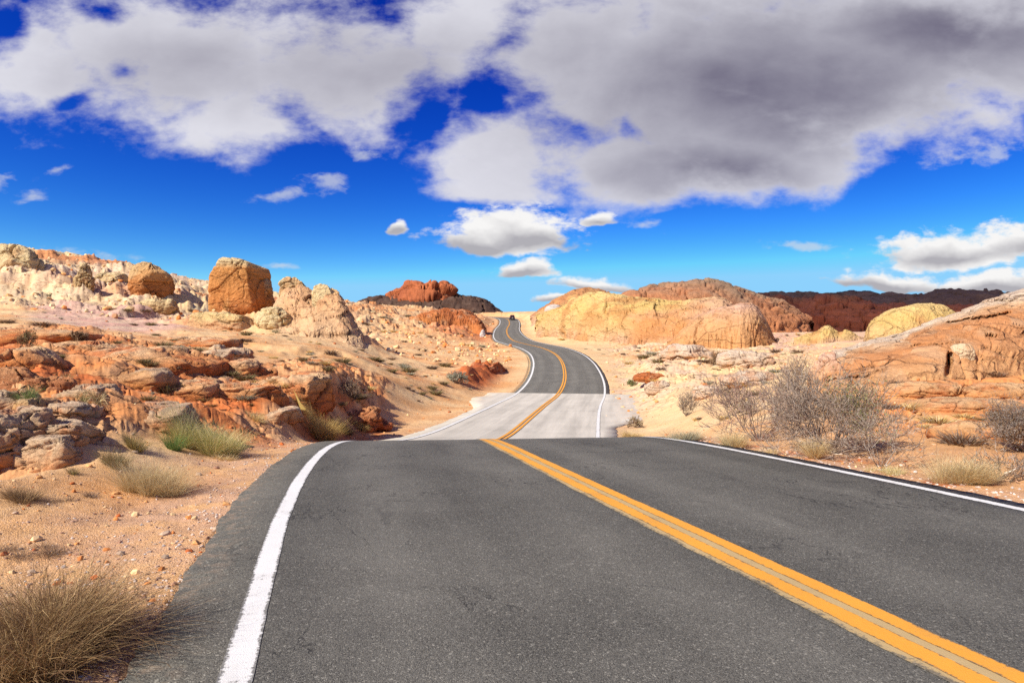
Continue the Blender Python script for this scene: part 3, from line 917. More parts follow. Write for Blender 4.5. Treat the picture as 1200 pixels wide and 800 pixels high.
S_CREST = S_AT(21.5)
S_WASH1 = S_AT(50.6)
S_END = RS[-1] - 2
ribbon('asphalt_road', 2, S_CREST, lambda s: -lw(s) - .56, RIGHT_W + .30, 0, M_ASPHALT, .05, 14, .07, 1, thick=.09)
ribbon('concrete_road', S_CREST, S_WASH1, lambda s: -LEFT_W - .7 - 1.8 * sm(S_WASH1 - 13, S_WASH1 - 5, s) * (1 + .25 * fbm2(s * .5, s * 0, 4, 81)),
       lambda s: RIGHT_W + .8 + 3.4 * sm(S_CREST + 8, S_CREST + 17, s) * (1 + .18 * fbm2(s * .4, s * 0 + 4, 4, 82)) - 1.2 * sm(S_WASH1 - 1.5, S_WASH1, s), -.004, M_CONC, .1, 16, .12, 2, thick=.2)
ribbon('asphalt_road', S_WASH1, S_END, -LEFT_W - .35, RIGHT_W + .35, 0, M_ASPHALT_FAR, .4, 12, .05, 3, thick=.2)
for nm, s0, s1, ds in (('near', 2, S_CREST, .03), ('far', S_CREST, S_END, .25)):
    hwid = .086 if nm == 'near' else .11
    up = .004 if nm == 'near' else .010
    ribbon('edge_line', s0, s1, lambda s: -lw(s) - hwid, lambda s: -lw(s) + hwid * .85, up, M_WHITE, ds, 7, .007, 11)
    ribbon('edge_line', s0, s1, RIGHT_W - hwid * .8, RIGHT_W + hwid * .8, up, M_WHITE, ds, 7, .007, 12)
    if nm == 'near':
        ribbon('faded_centre_line', s0, s1, -.262, .143, up, M_OLDPAINT, ds, 7, .018, 13)
    ribbon('centre_line', s0, s1, -.205, -.063, up * 2, M_YELLOW, ds, 5, .009, 14)
    ribbon('centre_line', s0, s1, .015, .147, up * 2, M_YELLOW, ds, 5, .009, 15)
# ------------------------------------------------------------------ rock formations
def P3(px, py, Y):
    return (px - 600) / FPX * Y, Y, EYE + (400 - py) / FPX * Y


def shadecol(stops, blotch=None, bamt=.5, bs=1.0, seed=0, warp=.22, bthr=0.0):
    """Mineral colour by height up the rock, its beds warped by noise, with blotches of a second mineral."""
    def f(P, t, size):
        k = 1.0 / max(size, .2)
        w = fbm3(P[:, 0] * k * 2, P[:, 1] * k * 2, P[:, 2] * k * 3, 4, seed + 90)
        c = ramp(np.clip(t + w * warp, 0, 1), stops)
        if blotch is not None:
            b = sm(bthr, bthr + .35, fbm3(P[:, 0] * k * 3.1 * bs, P[:, 1] * k * 3.1 * bs, P[:, 2] * k * 2.2 * bs, 5, seed + 40))
            c = lerp(c, np.array(blotch), (b * bamt)[:, None])
        return np.clip(c, .01, .95)
    return f


def displace(P, Nn, size, amp, strata, nbed, seed, blk=1.0):
    k = 1.0 / size
    x, y, z = P[:, 0] * k, P[:, 1] * k, P[:, 2] * k
    wx = x + fbm3(x * 2, y * 2, z * 2, 3, seed + 61) * .16; wy = y + fbm3(x * 2 + 5, y * 2, z * 2, 3, seed + 62) * .16
    wz = z + fbm3(x * 1.5, y * 1.5 + 4, z * 2, 3, seed + 63) * .10
    rg = 1 - np.abs(fbm3(x * 3.2 + 9, y * 3.2, z * 4.5, 4, seed + 8, .6)) * 3.2
    d = fbm3(x * 2.0, y * 2.0, z * 2.0, 3, seed) * .6 - .38 * np.clip(rg, 0, 1) ** 2 * min(blk, 1.2) + fbm3(x * 9, y * 9, z * 12, 4, seed + 2, .6) * .34
    f1, f2, r1 = voro3(wx * 1.7, wy * 1.7, wz * 2.6, seed + 3)
    g1, g2, q1 = voro3(wx * 5.0, wy * 5.0, wz * 8.0, seed + 4)
    e1, e2 = f2 - f1, g2 - g1
    d = d + blk * ((r1 - .5) * 1.5 * sm(0, .07, e1) - 1.5 * sm(.055, 0, e1) * (r1 > .3) + (q1 - .5) * .32 * sm(0, .08, e2) - .45 * sm(.05, 0, e2) * (q1 > .72))
    if strata:
        ph = z * nbed + fbm3(x * 1.1, y * 1.1, z * .8, 3, seed + 9) * 1.3
        fr = ph - np.floor(ph)
        hard = _h(np.floor(ph), np.floor(ph) * 0, np.floor(ph) * 0, seed)
        d = d + strata * 1.3 * (sm(0, .12, fr) * sm(1.0, .80, fr) - .75 + (hard - .5) * 1.2)
    return P + Nn * (d * amp * size)[:, None]


def grid_normals(G, wrap=False):
    if wrap:
        gu = (np.roll(G, -1, 1) - np.roll(G, 1, 1)) / 2
    else:
        gu = np.gradient(G, axis=1)
    gv = np.gradient(G, axis=0)
    n = np.cross(gu, gv)
    l = np.linalg.norm(n, axis=-1, keepdims=True)
    return n / np.maximum(l, 1e-9)


def formation(name, label, cat, pts, wf, wb, cf, mat=None, p=2.2, q=1.6, nu=220, nv=90, amp=.03, strata=.5, nbed=6, sink=.5, seed=1,
              ragged=0.0, size=None, local=False, blk=1.0, carve=None, group=None, kind=None, parent=None):
    """A ridge of rock: its crest line is given bearing by bearing with its own distance, and it falls away in front and behind."""
    pts = np.array(pts, float)
    px = np.linspace(pts[0, 0], pts[-1, 0], nu)
    top = np.interp(px, pts[:, 0], pts[:, 1]); Yc = np.interp(px, pts[:, 0], pts[:, 2])
    g = max(1.0, nu / len(pts) * .10)
    top = _gs(top, g); Yc = _gs(Yc, g * 2)
    if ragged: top = top + ragged * fbm2(px * .09, px * 0 + seed, 6, seed + 3, .6) * np.sin(np.linspace(0, np.pi, nu)) ** .4
    v = np.linspace(-1, 1, nv); v = np.sign(v) * np.abs(v) ** 1.15
    off = np.where(v < 0, v * wf, v * wb)
    Y = Yc[None, :] + off[:, None] * (.55 + .45 * np.sin(np.linspace(0, np.pi, nu)) ** .5)[None, :]
    X = (px[None, :] - 600) / FPX * Y
    zt = EYE + (400 - top) / FPX * Yc
    zb = ground(X.ravel(), Y.ravel()).reshape(X.shape) if Yc.max() < 400 else np.full(X.shape, -2.0)
    prof = np.clip(1 - np.abs(v) ** p, 0, 1) ** (1 / q)
    h = np.maximum(zt[None, :] - zb, .02)
    Z = zb - sink + (h + sink) * prof[:, None]
    G = np.stack([X, Y, Z], -1)
    Nn = -grid_normals(G); Nn = Nn * np.sign(Nn[..., 2:3] + 1e-6)
    t = np.broadcast_to(prof[:, None], X.shape)
    size = size or float(np.max(h))
    P = G.reshape(-1, 3); Nf = Nn.reshape(-1, 3)
    Pd = displace(P, Nf, size, amp, strata, nbed, seed, blk)
    if carve: Pd = carve(Pd)
    hh = np.broadcast_to(np.maximum(h[nv // 2][None, :], .3), h.shape).ravel() if local else max(float(np.max(h)), .1)
    tt = np.clip((Pd[:, 2] - zb.ravel()) / hh, 0, 1)
    F = grid_faces(nv, nu)
    o = mesh_np(name, Pd, F, mat or M_ROCK, cf(Pd, tt, size), parent=parent)
    return tag(o, label, cat, group, kind)


def boulder_mesh(W, H, D, n=3.0, facets=6, fr=(.62, .92), amp=.04, strata=.4, nbed=5, lean=0.0, taper=0.0, seed=1, cf=None, nu=120, nv=76, blk=1.0, undercut=0.0, nz=None, planes=()):
    rng = np.random.RandomState(seed)
    th = np.linspace(0, 2 * np.pi, nu, endpoint=False); ph = np.linspace(-np.pi / 2, np.pi / 2, nv)
    T, Pp = np.meshgrid(th, ph)
    d = np.stack([np.cos(Pp) * np.cos(T), np.cos(Pp) * np.sin(T), np.sin(Pp)], -1).reshape(-1, 3)
    e = nz or n
    r = ((np.abs(d[:, 0]) ** n + np.abs(d[:, 1]) ** n) ** (e / n) + np.abs(d[:, 2]) ** e) ** (-1.0 / e)
    cuts = [(np.array(q[:3]) / np.linalg.norm(q[:3]), q[3]) for q in planes]
    for _ in range(facets):
        a = rng.uniform(0, 2 * np.pi); el = rng.uniform(-.25, .9)
        nn = np.array([math.cos(a) * math.cos(el), math.sin(a) * math.cos(el), math.sin(el)])
        cuts.append((nn, rng.uniform(*fr) * 1.25))
    for nn, hgt in cuts:
        dot = d @ nn
        lim = np.where(dot > .05, hgt / np.maximum(dot, .05), 9)
        r = -np.log(np.exp(-38 * r) + np.exp(-38 * lim)) / 38
    P = d * r[:, None]
    P[:, 2] = (P[:, 2] + 1) / 2                      # 0..1 up
    zc = np.clip(P[:, 2], 0, 1)
    P[:, 0] = P[:, 0] * (1 - taper * zc) * (1 - undercut * np.exp(-(zc / .22) ** 2)) + lean * zc
    P[:, 1] = P[:, 1] * (1 - taper * zc * .7) * (1 - undercut * np.exp(-(zc / .22) ** 2))
    P = P * np.array([W / 2, D / 2, H])
    G = P.reshape(nv, nu, 3)
    Nn = grid_normals(G, True).reshape(-1, 3)
    c0 = np.array([0, 0, H * .5]); Nn *= np.sign(np.sum(Nn * (P - c0), 1, keepdims=True) + 1e-9)
    Nn[:nu] = (0, 0, -1); Nn[-nu:] = (0, 0, 1)
    size = min(W, H * 1.6)
    P2 = displace(P + seed * 3.1, Nn, size, amp, strata, nbed, seed, blk) - seed * 3.1
    P2[:nu] = P2[:nu].mean(0); P2[-nu:] = P2[-nu:].mean(0)
    cols = cf(P2 + seed * 1.7, np.clip(P2[:, 2] / H, 0, 1), size)
    return P2, grid_faces(nv, nu, True), cols


def boulder(label, x0, x1, yt, yb, cf, name='boulder', cat='boulder', Y=None, dr=.9, sink=.12, yaw=0.0, mat=None, group=None, **kw):
    xc = (x0 + x1) / 2
    if Y is None:
        hp = hit(xc, yb); Y = hp[1]
    W = (x1 - x0) / FPX * Y; D = W * dr
    Yc = Y + D * .35
    k = Yc / Y
    W *= k; H = (yb - yt) / FPX * Y * k
    X = (xc - 600) / FPX * Yc
    zb = EYE + (400 - yb) / FPX * Y
    ztop = EYE + (400 - yt) / FPX * Yc
    z0 = min(zb, gz(X, Yc - D * .3), gz(X, Yc)) - H * sink
    P, F, c = boulder_mesh(W, ztop - z0, D, cf=cf, **kw)
    o = mesh_np(name, P, F, mat or M_ROCK_MID, c)
    o.location = (X, Yc, z0); o.rotation_euler = (0, 0, yaw)
    return tag(o, label, cat, group)


cf_mono = shadecol([(0, C(.52, .18, .06)), (.35, C(.66, .27, .08)), (.80, C(.70, .34, .11)), (.90, CREAM), (1, CREAM)], YELLOW, .3, .8, 3, .06, .2)
cf_cream = shadecol([(0, PALE), (.5, CREAM), (1, CREAM)], C(.62, .33, .14), .6, 1.2, 5, .25, .05)
cf_tan = shadecol([(0, C(.62, .33, .15)), (.5, C(.68, .44, .20)), (1, CREAM)], C(.54, .24, .09), .5, 1.3, 6, .25, .05)
cf_ored = shadecol([(0, C(.48, .17, .06)), (.45, C(.62, .27, .09)), (.75, C(.70, .42, .18)), (1, C(.64, .46, .25))], CREAM, .35, 1.0, 7, .15, .1)
cf_pinkfin = shadecol([(0, C(.79, .54, .32)), (.5, C(.75, .44, .22)), (.78, C(.80, .57, .27)), (.9, C(.82, .63, .31)), (1, CREAM)], C(.66, .35, .18), .5, 1.2, 8, .2, .1)
cf_yellow = shadecol([(0, C(.70, .44, .27)), (.25, C(.74, .50, .22)), (.6, YELLOW), (1, C(.80, .60, .27))], C(.64, .32, .12), .75, .55, 9, .22, .10)
cf_pinkdome = shadecol([(0, C(.70, .36, .14)), (.45, C(.74, .42, .20)), (.8, C(.76, .47, .32)), (1, C(.80, .55, .42))], C(.66, .30, .12), .5, 1.1, 10, .15, .1)
cf_slab = shadecol([(0, C(.72, .40, .18)), (.40, C(.66, .32, .14)), (.66, C(.66, .30, .12)), (.80, C(.74, .46, .25)), (.90, C(.76, .60, .43)), (1, C(.74, .60, .46))], C(.74, .48, .28), .55, 1.6, 11, .12, .08)
cf_redblock = shadecol([(0, C(.60, .15, .042)), (.5, C(.72, .26, .075)), (.82, C(.78, .42, .19)), (1, C(.80, .54, .31))], C(.68, .19, .05), .7, .9, 12, .3, .0)
cf_darkred = shadecol([(0, C(.54, .15, .05)), (.6, C(.58, .19, .065)), (1, C(.60, .30, .14))], C(.58, .26, .12), .5, 1.0, 13, .3, .05)
cf_paleblock = shadecol([(0, C(.66, .24, .08)), (.35, C(.70, .38, .18)), (.7, C(.76, .52, .31)), (1, C(.68, .52, .36))], C(.70, .23, .065), .55, 1.0, 14, .3, .05)
cf_butte = shadecol([(0, C(.40, .13, .06)), (1, C(.55, .17, .065))], C(.36, .10, .045), .6, 1.2, 15)
cf_darkrock = shadecol([(0, C(.14, .075, .05)), (1, C(.10, .06, .045))], C(.17, .11, .08), .6, 2.0, 16)
cf_farrange = shadecol([(0, C(.30, .15, .09)), (1, C(.20, .125, .09))], C(.34, .20, .13), .6, 2.0, 16)
cf_mesa = shadecol([(0, C(.62, .20, .09)), (.5, C(.62, .18, .08)), (.85, C(.50, .16, .08)), (1, C(.30, .14, .08))], C(.46, .14, .07), .7, 1.4, 17)
cf_brownhill = shadecol([(0, C(.60, .24, .10)), (.45, C(.58, .26, .12)), (.75, C(.42, .26, .16)), (1, C(.36, .25, .16))], C(.50, .20, .09), .6, 1.0, 18)
cf_orhill = shadecol([(0, C(.70, .50, .34)), (.4, C(.58, .26, .11)), (1, C(.56, .30, .13))], YELLOW, .4, 1.0, 19)
cf_redout = shadecol([(0, ORANGE), (.5, C(.60, .19, .06)), (1, C(.56, .17, .055))], C(.68, .42, .24), .5, 1.2, 20)

_yb = cf_yellow


def cf_ydome(P, t, size):
    c = _yb(P, t, size)
    px = 600 + FPX * P[:, 0] / P[:, 1]
    w = fbm3(P[:, 0] * .16, P[:, 1] * .16, P[:, 2] * .30, 5, 77)
    st = sm(715, 745, px + w * 20) * sm(.60, .42, t + w * .22)
    c = lerp(c, lerp(C(.66, .30, .11), C(.74, .44, .26), np.clip(.45 + w * 2, 0, 1)[:, None]), (st * .85)[:, None])
    st2 = sm(790, 835, px + w * 20) * sm(.95, .7, t + w * .2)
    return lerp(c, C(.74, .46, .33), (st2 * .6)[:, None])


def slab_clefts(P):
    """The dark cleft beside the pale block and the long undercut seams near the slab's upper edge."""
    px = 600 + FPX * P[:, 0] / P[:, 1]; py = 400 - FPX * (P[:, 2] - EYE) / P[:, 1]
    w = fbm2(px * .12, py * .12, 4, 5)
    c = 1112 + (py - 428) * -.10 + w * 2
    d = .95 * np.exp(-((px - c) / 3.2) ** 4) * sm(412, 416, py) * sm(443, 438, py)
    for x0, x1, y0, y1, dep in ((1105, 1188, 379, 366, .5), (1150, 1172, 393, 394, .35), (963, 1024, 447, 440, .35), (1020, 1062, 401, 392, .25), (1060, 1140, 407, 400, .18), (1130, 1200, 356, 350, .3)):
        t = np.clip((px - x0) / (x1 - x0), 0, 1)
        yc = y0 + (y1 - y0) * t + w * 3
        d += dep * np.exp(-((py - yc) / 1.1) ** 2) * sm(x0, x0 + 8, px) * sm(x1, x1 - 8, px)
    P = P.copy(); P[:, 1] += d; P[:, 0] += d * P[:, 0] / P[:, 1]
    return P


# far: the ranges beyond
formation('distant_range', None, None, [(560, 392, 820), (720, 372, 830), (800, 356, 840), (860, 346, 840), (900, 344, 830), (937, 341, 820), (962, 345.5, 810), (997, 340, 800), (1022, 344, 790), (1045, 346, 780),
          (1065, 346, 770), (1080, 342, 760), (1097, 339, 750), (1130, 338, 740), (1150, 339, 730), (1167, 343, 720), (1260, 350, 700), (1420, 360, 680), (1700, 385, 640)], 190, 200,
          cf_farrange, M_ROCK_FAR, 1.5, 1.2, 420, 90, .05, .35, 5, 6, 31, 2.2, kind='structure')
formation('red_mesa', 'long dark red sandstone mesa in cloud shade below the dark hills on the right', 'mesa',
          [(780, 392, 430), (830, 362, 435), (870, 350, 440), (900, 349, 440), (930, 350, 435), (965, 353, 430), (1000, 354, 425), (1040, 356, 420), (1090, 358, 410), (1140, 360, 400), (1200, 364, 390), (1300, 374, 380), (1400, 392, 370)],
          34, 90, cf_mesa, M_ROCK_FAR, 3.2, 2.0, 420, 90, .075, .9, 5, 4, 32, 1.6)
b_t = formation('butte', 'red flat-topped butte on a dark stony pedestal at the left of the road summit', 'butte',
          [(405, 362, 620), (430, 350, 620), (448, 346, 620), (470, 343, 620), (500, 342, 620), (530, 345, 620), (552, 348, 620), (568, 351, 620), (580, 359, 620), (600, 372, 620)],
          70, 80, cf_darkrock, M_ROCK_FAR, 1.7, 1.3, 200, 70, .05, .5, 5, 4, 33, 1.2)
formation('red_cap', None, None, [(452, 347, 612), (462, 342, 612), (470, 338, 612), (475, 328.5, 612), (485, 326.5, 612), (494, 327, 612), (498, 331, 612), (503, 328.5, 612), (508, 328.5, 612), (512, 334, 612), (522, 335.5, 612), (530, 340, 612), (536, 346, 612)],
          30, 30, cf_butte, M_ROCK_FAR, 2.6, 1.8, 180, 60, .06, .8, 4, 8, 34, .6, parent=b_t)
formation('hill', None, None, [(700, 372, 300), (720, 352, 302), (735, 344, 305), (760, 336.5, 310), (775, 332.5, 312), (795, 331.5, 314), (806, 331, 315), (818, 328, 315), (840, 329, 316), (860, 335, 316), (880, 342, 316), (910, 352, 316), (950, 372, 316)],
          60, 70, cf_brownhill, M_ROCK_FAR, 1.8, 1.4, 220, 80, .055, .6, 6, 3, 35, .7, kind='structure')
formation('rocky_knoll', 'bare orange-brown knoll behind the yellow sandstone dome, right of the road summit', 'knoll',
          [(622, 370, 205), (630, 364, 205), (640, 357, 206), (652, 351, 207), (662, 345, 208), (672, 340, 208), (685, 337, 208), (700, 337.5, 208), (712, 341, 208), (722, 347, 208), (745, 360, 206)],
          26, 30, cf_orhill, M_ROCK_MID, 1.9, 1.5, 160, 70, .04, .6, 7, 2, 36, .4)
formation('sandstone_dome', 'long yellow sandstone dome stained with orange on the right of the road', 'rock formation',
          [(628, 369, 150), (640, 366, 146), (652, 362, 142), (660, 358.5, 138), (666, 352, 135), (674, 348, 132), (685, 345, 130), (705, 343, 128), (718, 345, 126), (732, 348, 124), (760, 351, 120), (795, 353.5, 116), (822, 352, 112), (836, 349, 110), (846, 350, 108), (856, 355, 107), (864, 366, 106), (872, 392, 105)],
          19, 22, cf_ydome, M_ROCK_MID, 2.4, 1.9, 420, 140, .055, .2, 7, 1.2, 37, 1.0, blk=.9)
formation('sandstone_dome', 'rounded pink and orange rock dome at the right end of the yellow dome', 'rock formation',
          [(782, 406, 95), (800, 386, 95), (820, 371, 95), (840, 362, 94), (856, 358, 93), (868, 356, 92), (879, 355.5, 92), (887, 360, 92), (893, 368, 92), (899, 379, 92), (904, 391, 92), (911, 410, 92)],
          8, 9, cf_pinkdome, M_ROCK_MID, 3.2, 2.2, 190, 110, .055, .1, 6, 1, 38, .8, blk=.8)
formation('sandstone_block', 'yellow block-shaped sandstone knob rising behind the sloping orange slab', 'rock formation',
          [(1012, 402, 66), (1018, 380, 66), (1026, 372, 66), (1036, 367, 66), (1050, 361, 66), (1062, 358, 66), (1076, 356, 66), (1092, 355.5, 66), (1104, 358, 66), (1112, 362, 66), (1124, 369, 66), (1140, 392, 66)],
          5, 7, cf_yellow, M_ROCK_MID, 3.0, 2.1, 150, 90, .05, .3, 6, 1, 39, blk=.6)
formation('sandstone_crag', 'small ragged yellow crag in front of the dark red mesa', 'rock formation',
          [(930, 396, 84), (945, 391, 84), (955, 389, 84), (961, 385, 84), (966, 382, 84), (972, 381.5, 84), (978, 386, 84), (984, 390, 84), (991, 386.5, 84), (997, 388, 84), (1004, 393, 84), (1020, 398, 84)],
          3, 4, cf_yellow, M_ROCK_MID, 2.2, 1.7, 120, 50, .06, .4, 4, .8, 40, .8)
formation('sandstone_outcrop', 'great sloping orange slab with a pale top edge, at the right edge of the photo', 'rock formation',
          [(950, 440, 25.5), (962, 421, 25.5), (972, 413, 25.5), (990, 408, 26), (1025, 398.5, 26.4), (1060, 389.5, 26.8), (1085, 381, 27), (1107, 372, 27.4), (1125, 365, 27.8), (1140, 360, 28), (1152, 353, 28.2), (1172, 346, 28.6), (1200, 338.5, 29), (1250, 328, 30), (1320, 320, 31), (1420, 330, 32), (1520, 380, 33)],
          8.5, 8, cf_slab, M_ROCK, 1.65, 1.9, 620, 210, .022, .55, 10, .8, 41, .5, size=4.0, local=True, blk=.75, carve=slab_clefts)
formation('red_bank', 'jagged dark red eroded bank beside the wash, left of the white edge line', 'rock outcrop',
          [(548, 458, 61), (554, 449, 61.5), (559, 441, 62), (563, 437, 62), (568, 433, 62.5), (573, 430, 63), (579, 427, 64), (584, 425, 65), (589, 430, 66), (594, 440, 67)],
          1.2, 3.0, shadecol([(0, C(.44, .11, .04)), (1, C(.56, .17, .06))], C(.64, .36, .2), .6, 1.2, 20), M_ROCK, 3.0, 2.2, 110, 50, .09, .5, 3, .5, 42, 3.0)
formation('red_outcrop', 'low brick-red rock outcrop on the slope just left of the far road bend', 'rock outcrop',
          [(478, 378, 152), (492, 368, 154), (506, 364, 156), (520, 361, 158), (533, 362, 160), (543, 362, 160), (552, 365, 160), (559, 370, 158), (565, 378, 156), (570, 388, 154)],
          11, 12, cf_redout, M_ROCK_MID, 2.0, 1.6, 150, 60, .05, .6, 5, 1, 43, .7)

# the hill on the left and the rocks that stand on it
boulder('tall square-shouldered orange monolith with a pale crust on top, on the left hillside', 247, 316, 303, 371, cf_mono, 'monolith', 'rock', 70, .8, .05,
        n=4.2, nz=5.5, facets=0, planes=[(.30, 0, 1, .93), (-.9, 0, .55, 1.02), (1, -.55, .12, .92), (-.25, -1, .05, .97), (.55, -.3, 1, 1.13)], amp=.030, strata=.12, nbed=5, taper=.14, lean=.02, blk=.8, seed=4, undercut=.05, nu=190, nv=130, yaw=.12)
boulder('dark-sided narrow rock leaning on the right flank of the orange monolith', 296, 322, 326, 372, cf_ored, 'boulder', 'boulder', 71.5, .9, .05,
        n=3, facets=5, amp=.05, strata=.4, seed=51, taper=.25)
boulder('big cream and orange rounded rock at the left edge of the hillside', -24, 54, 286, 342, cf_cream, 'boulder', 'boulder', 92, .8, .08, n=2.8, fr=(.58, .88), facets=10, amp=.055, strata=.14, blk=1.0, seed=52, taper=.25, nu=140, nv=90)
boulder('tan pinnacle with a dark shaded right side, second rock from the left on the hillside', 84, 114, 309, 360, cf_tan, 'rock_pinnacle', 'rock', 84, .9, .06, n=2.4, fr=(.58, .88), facets=11, amp=.07, strata=.14, blk=1.0, seed=53, taper=.35)
boulder('low yellow-tan ledge rock between the tan pinnacle and the leaning boulder', 110, 152, 320, 347, cf_tan, 'boulder', 'boulder', 92, .9, .08, n=2.6, fr=(.58, .88), facets=10, amp=.06, strata=.14, blk=1.0, seed=54)
boulder('rounded orange boulder tilted to the right, alone below the hill crest', 155, 202, 307, 354, cf_ored, 'boulder', 'boulder', 84, .9, .04, n=2.9, fr=(.58, .88), facets=11, amp=.05, strata=.14, blk=1.0, seed=55, lean=-.10, undercut=.25, nu=140, nv=90)
boulder('hollowed dark-pitted outcrop below the rounded orange boulder', 160, 208, 349, 379, cf_tan, 'boulder', 'boulder', 74, .8, .1, n=2.5, fr=(.58, .88), facets=12, amp=.09, strata=.14, blk=1.0, seed=56)
formation('sandstone_fin', 'pinkish sloping rock fin with a cream crown, right of the orange monolith', 'rock formation',
          [(304, 389, 68), (315, 374, 68.5), (322, 352, 69), (329, 337, 70), (337, 332, 70), (350, 333, 70), (362, 338, 69.5), (372, 346, 69), (386, 362, 67), (398, 380, 66), (406, 391, 65)],
          8.5, 5, cf_pinkfin, M_ROCK_MID, 1.0, 1.0, 170, 110, .042, .12, 8, .8, 44, 1.2, blk=1.0)
formation('sandstone_fin', 'steep cream-topped rock fin with a dark shaded right face, rightmost on the left hillside', 'rock formation',
          [(344, 390, 65), (357, 374, 65.5), (368, 353, 66.5), (378, 340, 67.5), (388, 336, 67.5), (397, 341, 67), (405, 355, 66), (415, 373, 65), (427, 393, 64)],
          8.0, 4, cf_pinkfin, M_ROCK_MID, 1.0, 1.0, 170, 110, .042, .12, 8, .8, 45, 1.2, blk=1.0)
boulder('cream cap boulder lying on the crest of the pinkish fin', 328, 367, 325, 339, cf_cream, 'boulder', 'boulder', 69.5, .7, .35, n=4, fr=(.58, .88), facets=11, amp=.06, strata=.14, blk=1.0, seed=57)
boulder('smooth cream cap boulder overhanging the steep fin', 367, 399, 333, 352, cf_cream, 'boulder', 'boulder', 66, .7, .2, n=3.6, fr=(.58, .88), facets=10, amp=.05, strata=.14, blk=1.0, seed=58, undercut=.2)
boulder('low yellowish rock at the foot of the orange monolith', 298, 342, 361, 388, cf_cream, 'boulder', 'boulder', 64, .7, .1, n=2.4, fr=(.58, .88), facets=11, amp=.06, strata=.14, blk=1.0, seed=59)
boulder('pale pink rock shelf below the orange monolith', 214, 300, 366, 389, cf_pinkfin, 'boulder', 'boulder', 64, .5, .25, n=2.8, fr=(.58, .88), facets=11, amp=.05, strata=.14, blk=1.0, seed=60)
boulder('small chalk-white rock beside the far road bend', 562, 569, 386, 397, shadecol([(0, C(.8, .74, .7)), (1, C(.85, .82, .8))]), 'boulder', 'boulder', 138, .9, .1, n=2.2, facets=6, amp=.06, strata=.14, blk=.55, seed=61, nu=24, nv=16)
boulder('grey-white dome rock at the left foot of the orange-brown knoll', 636, 662, 357, 370, shadecol([(0, C(.62, .48, .38)), (1, C(.72, .64, .58))]), 'boulder', 'boulder', 185, .9, .2, n=2.2, facets=3, amp=.04, strata=.14, blk=.55, seed=62, nu=36, nv=24)

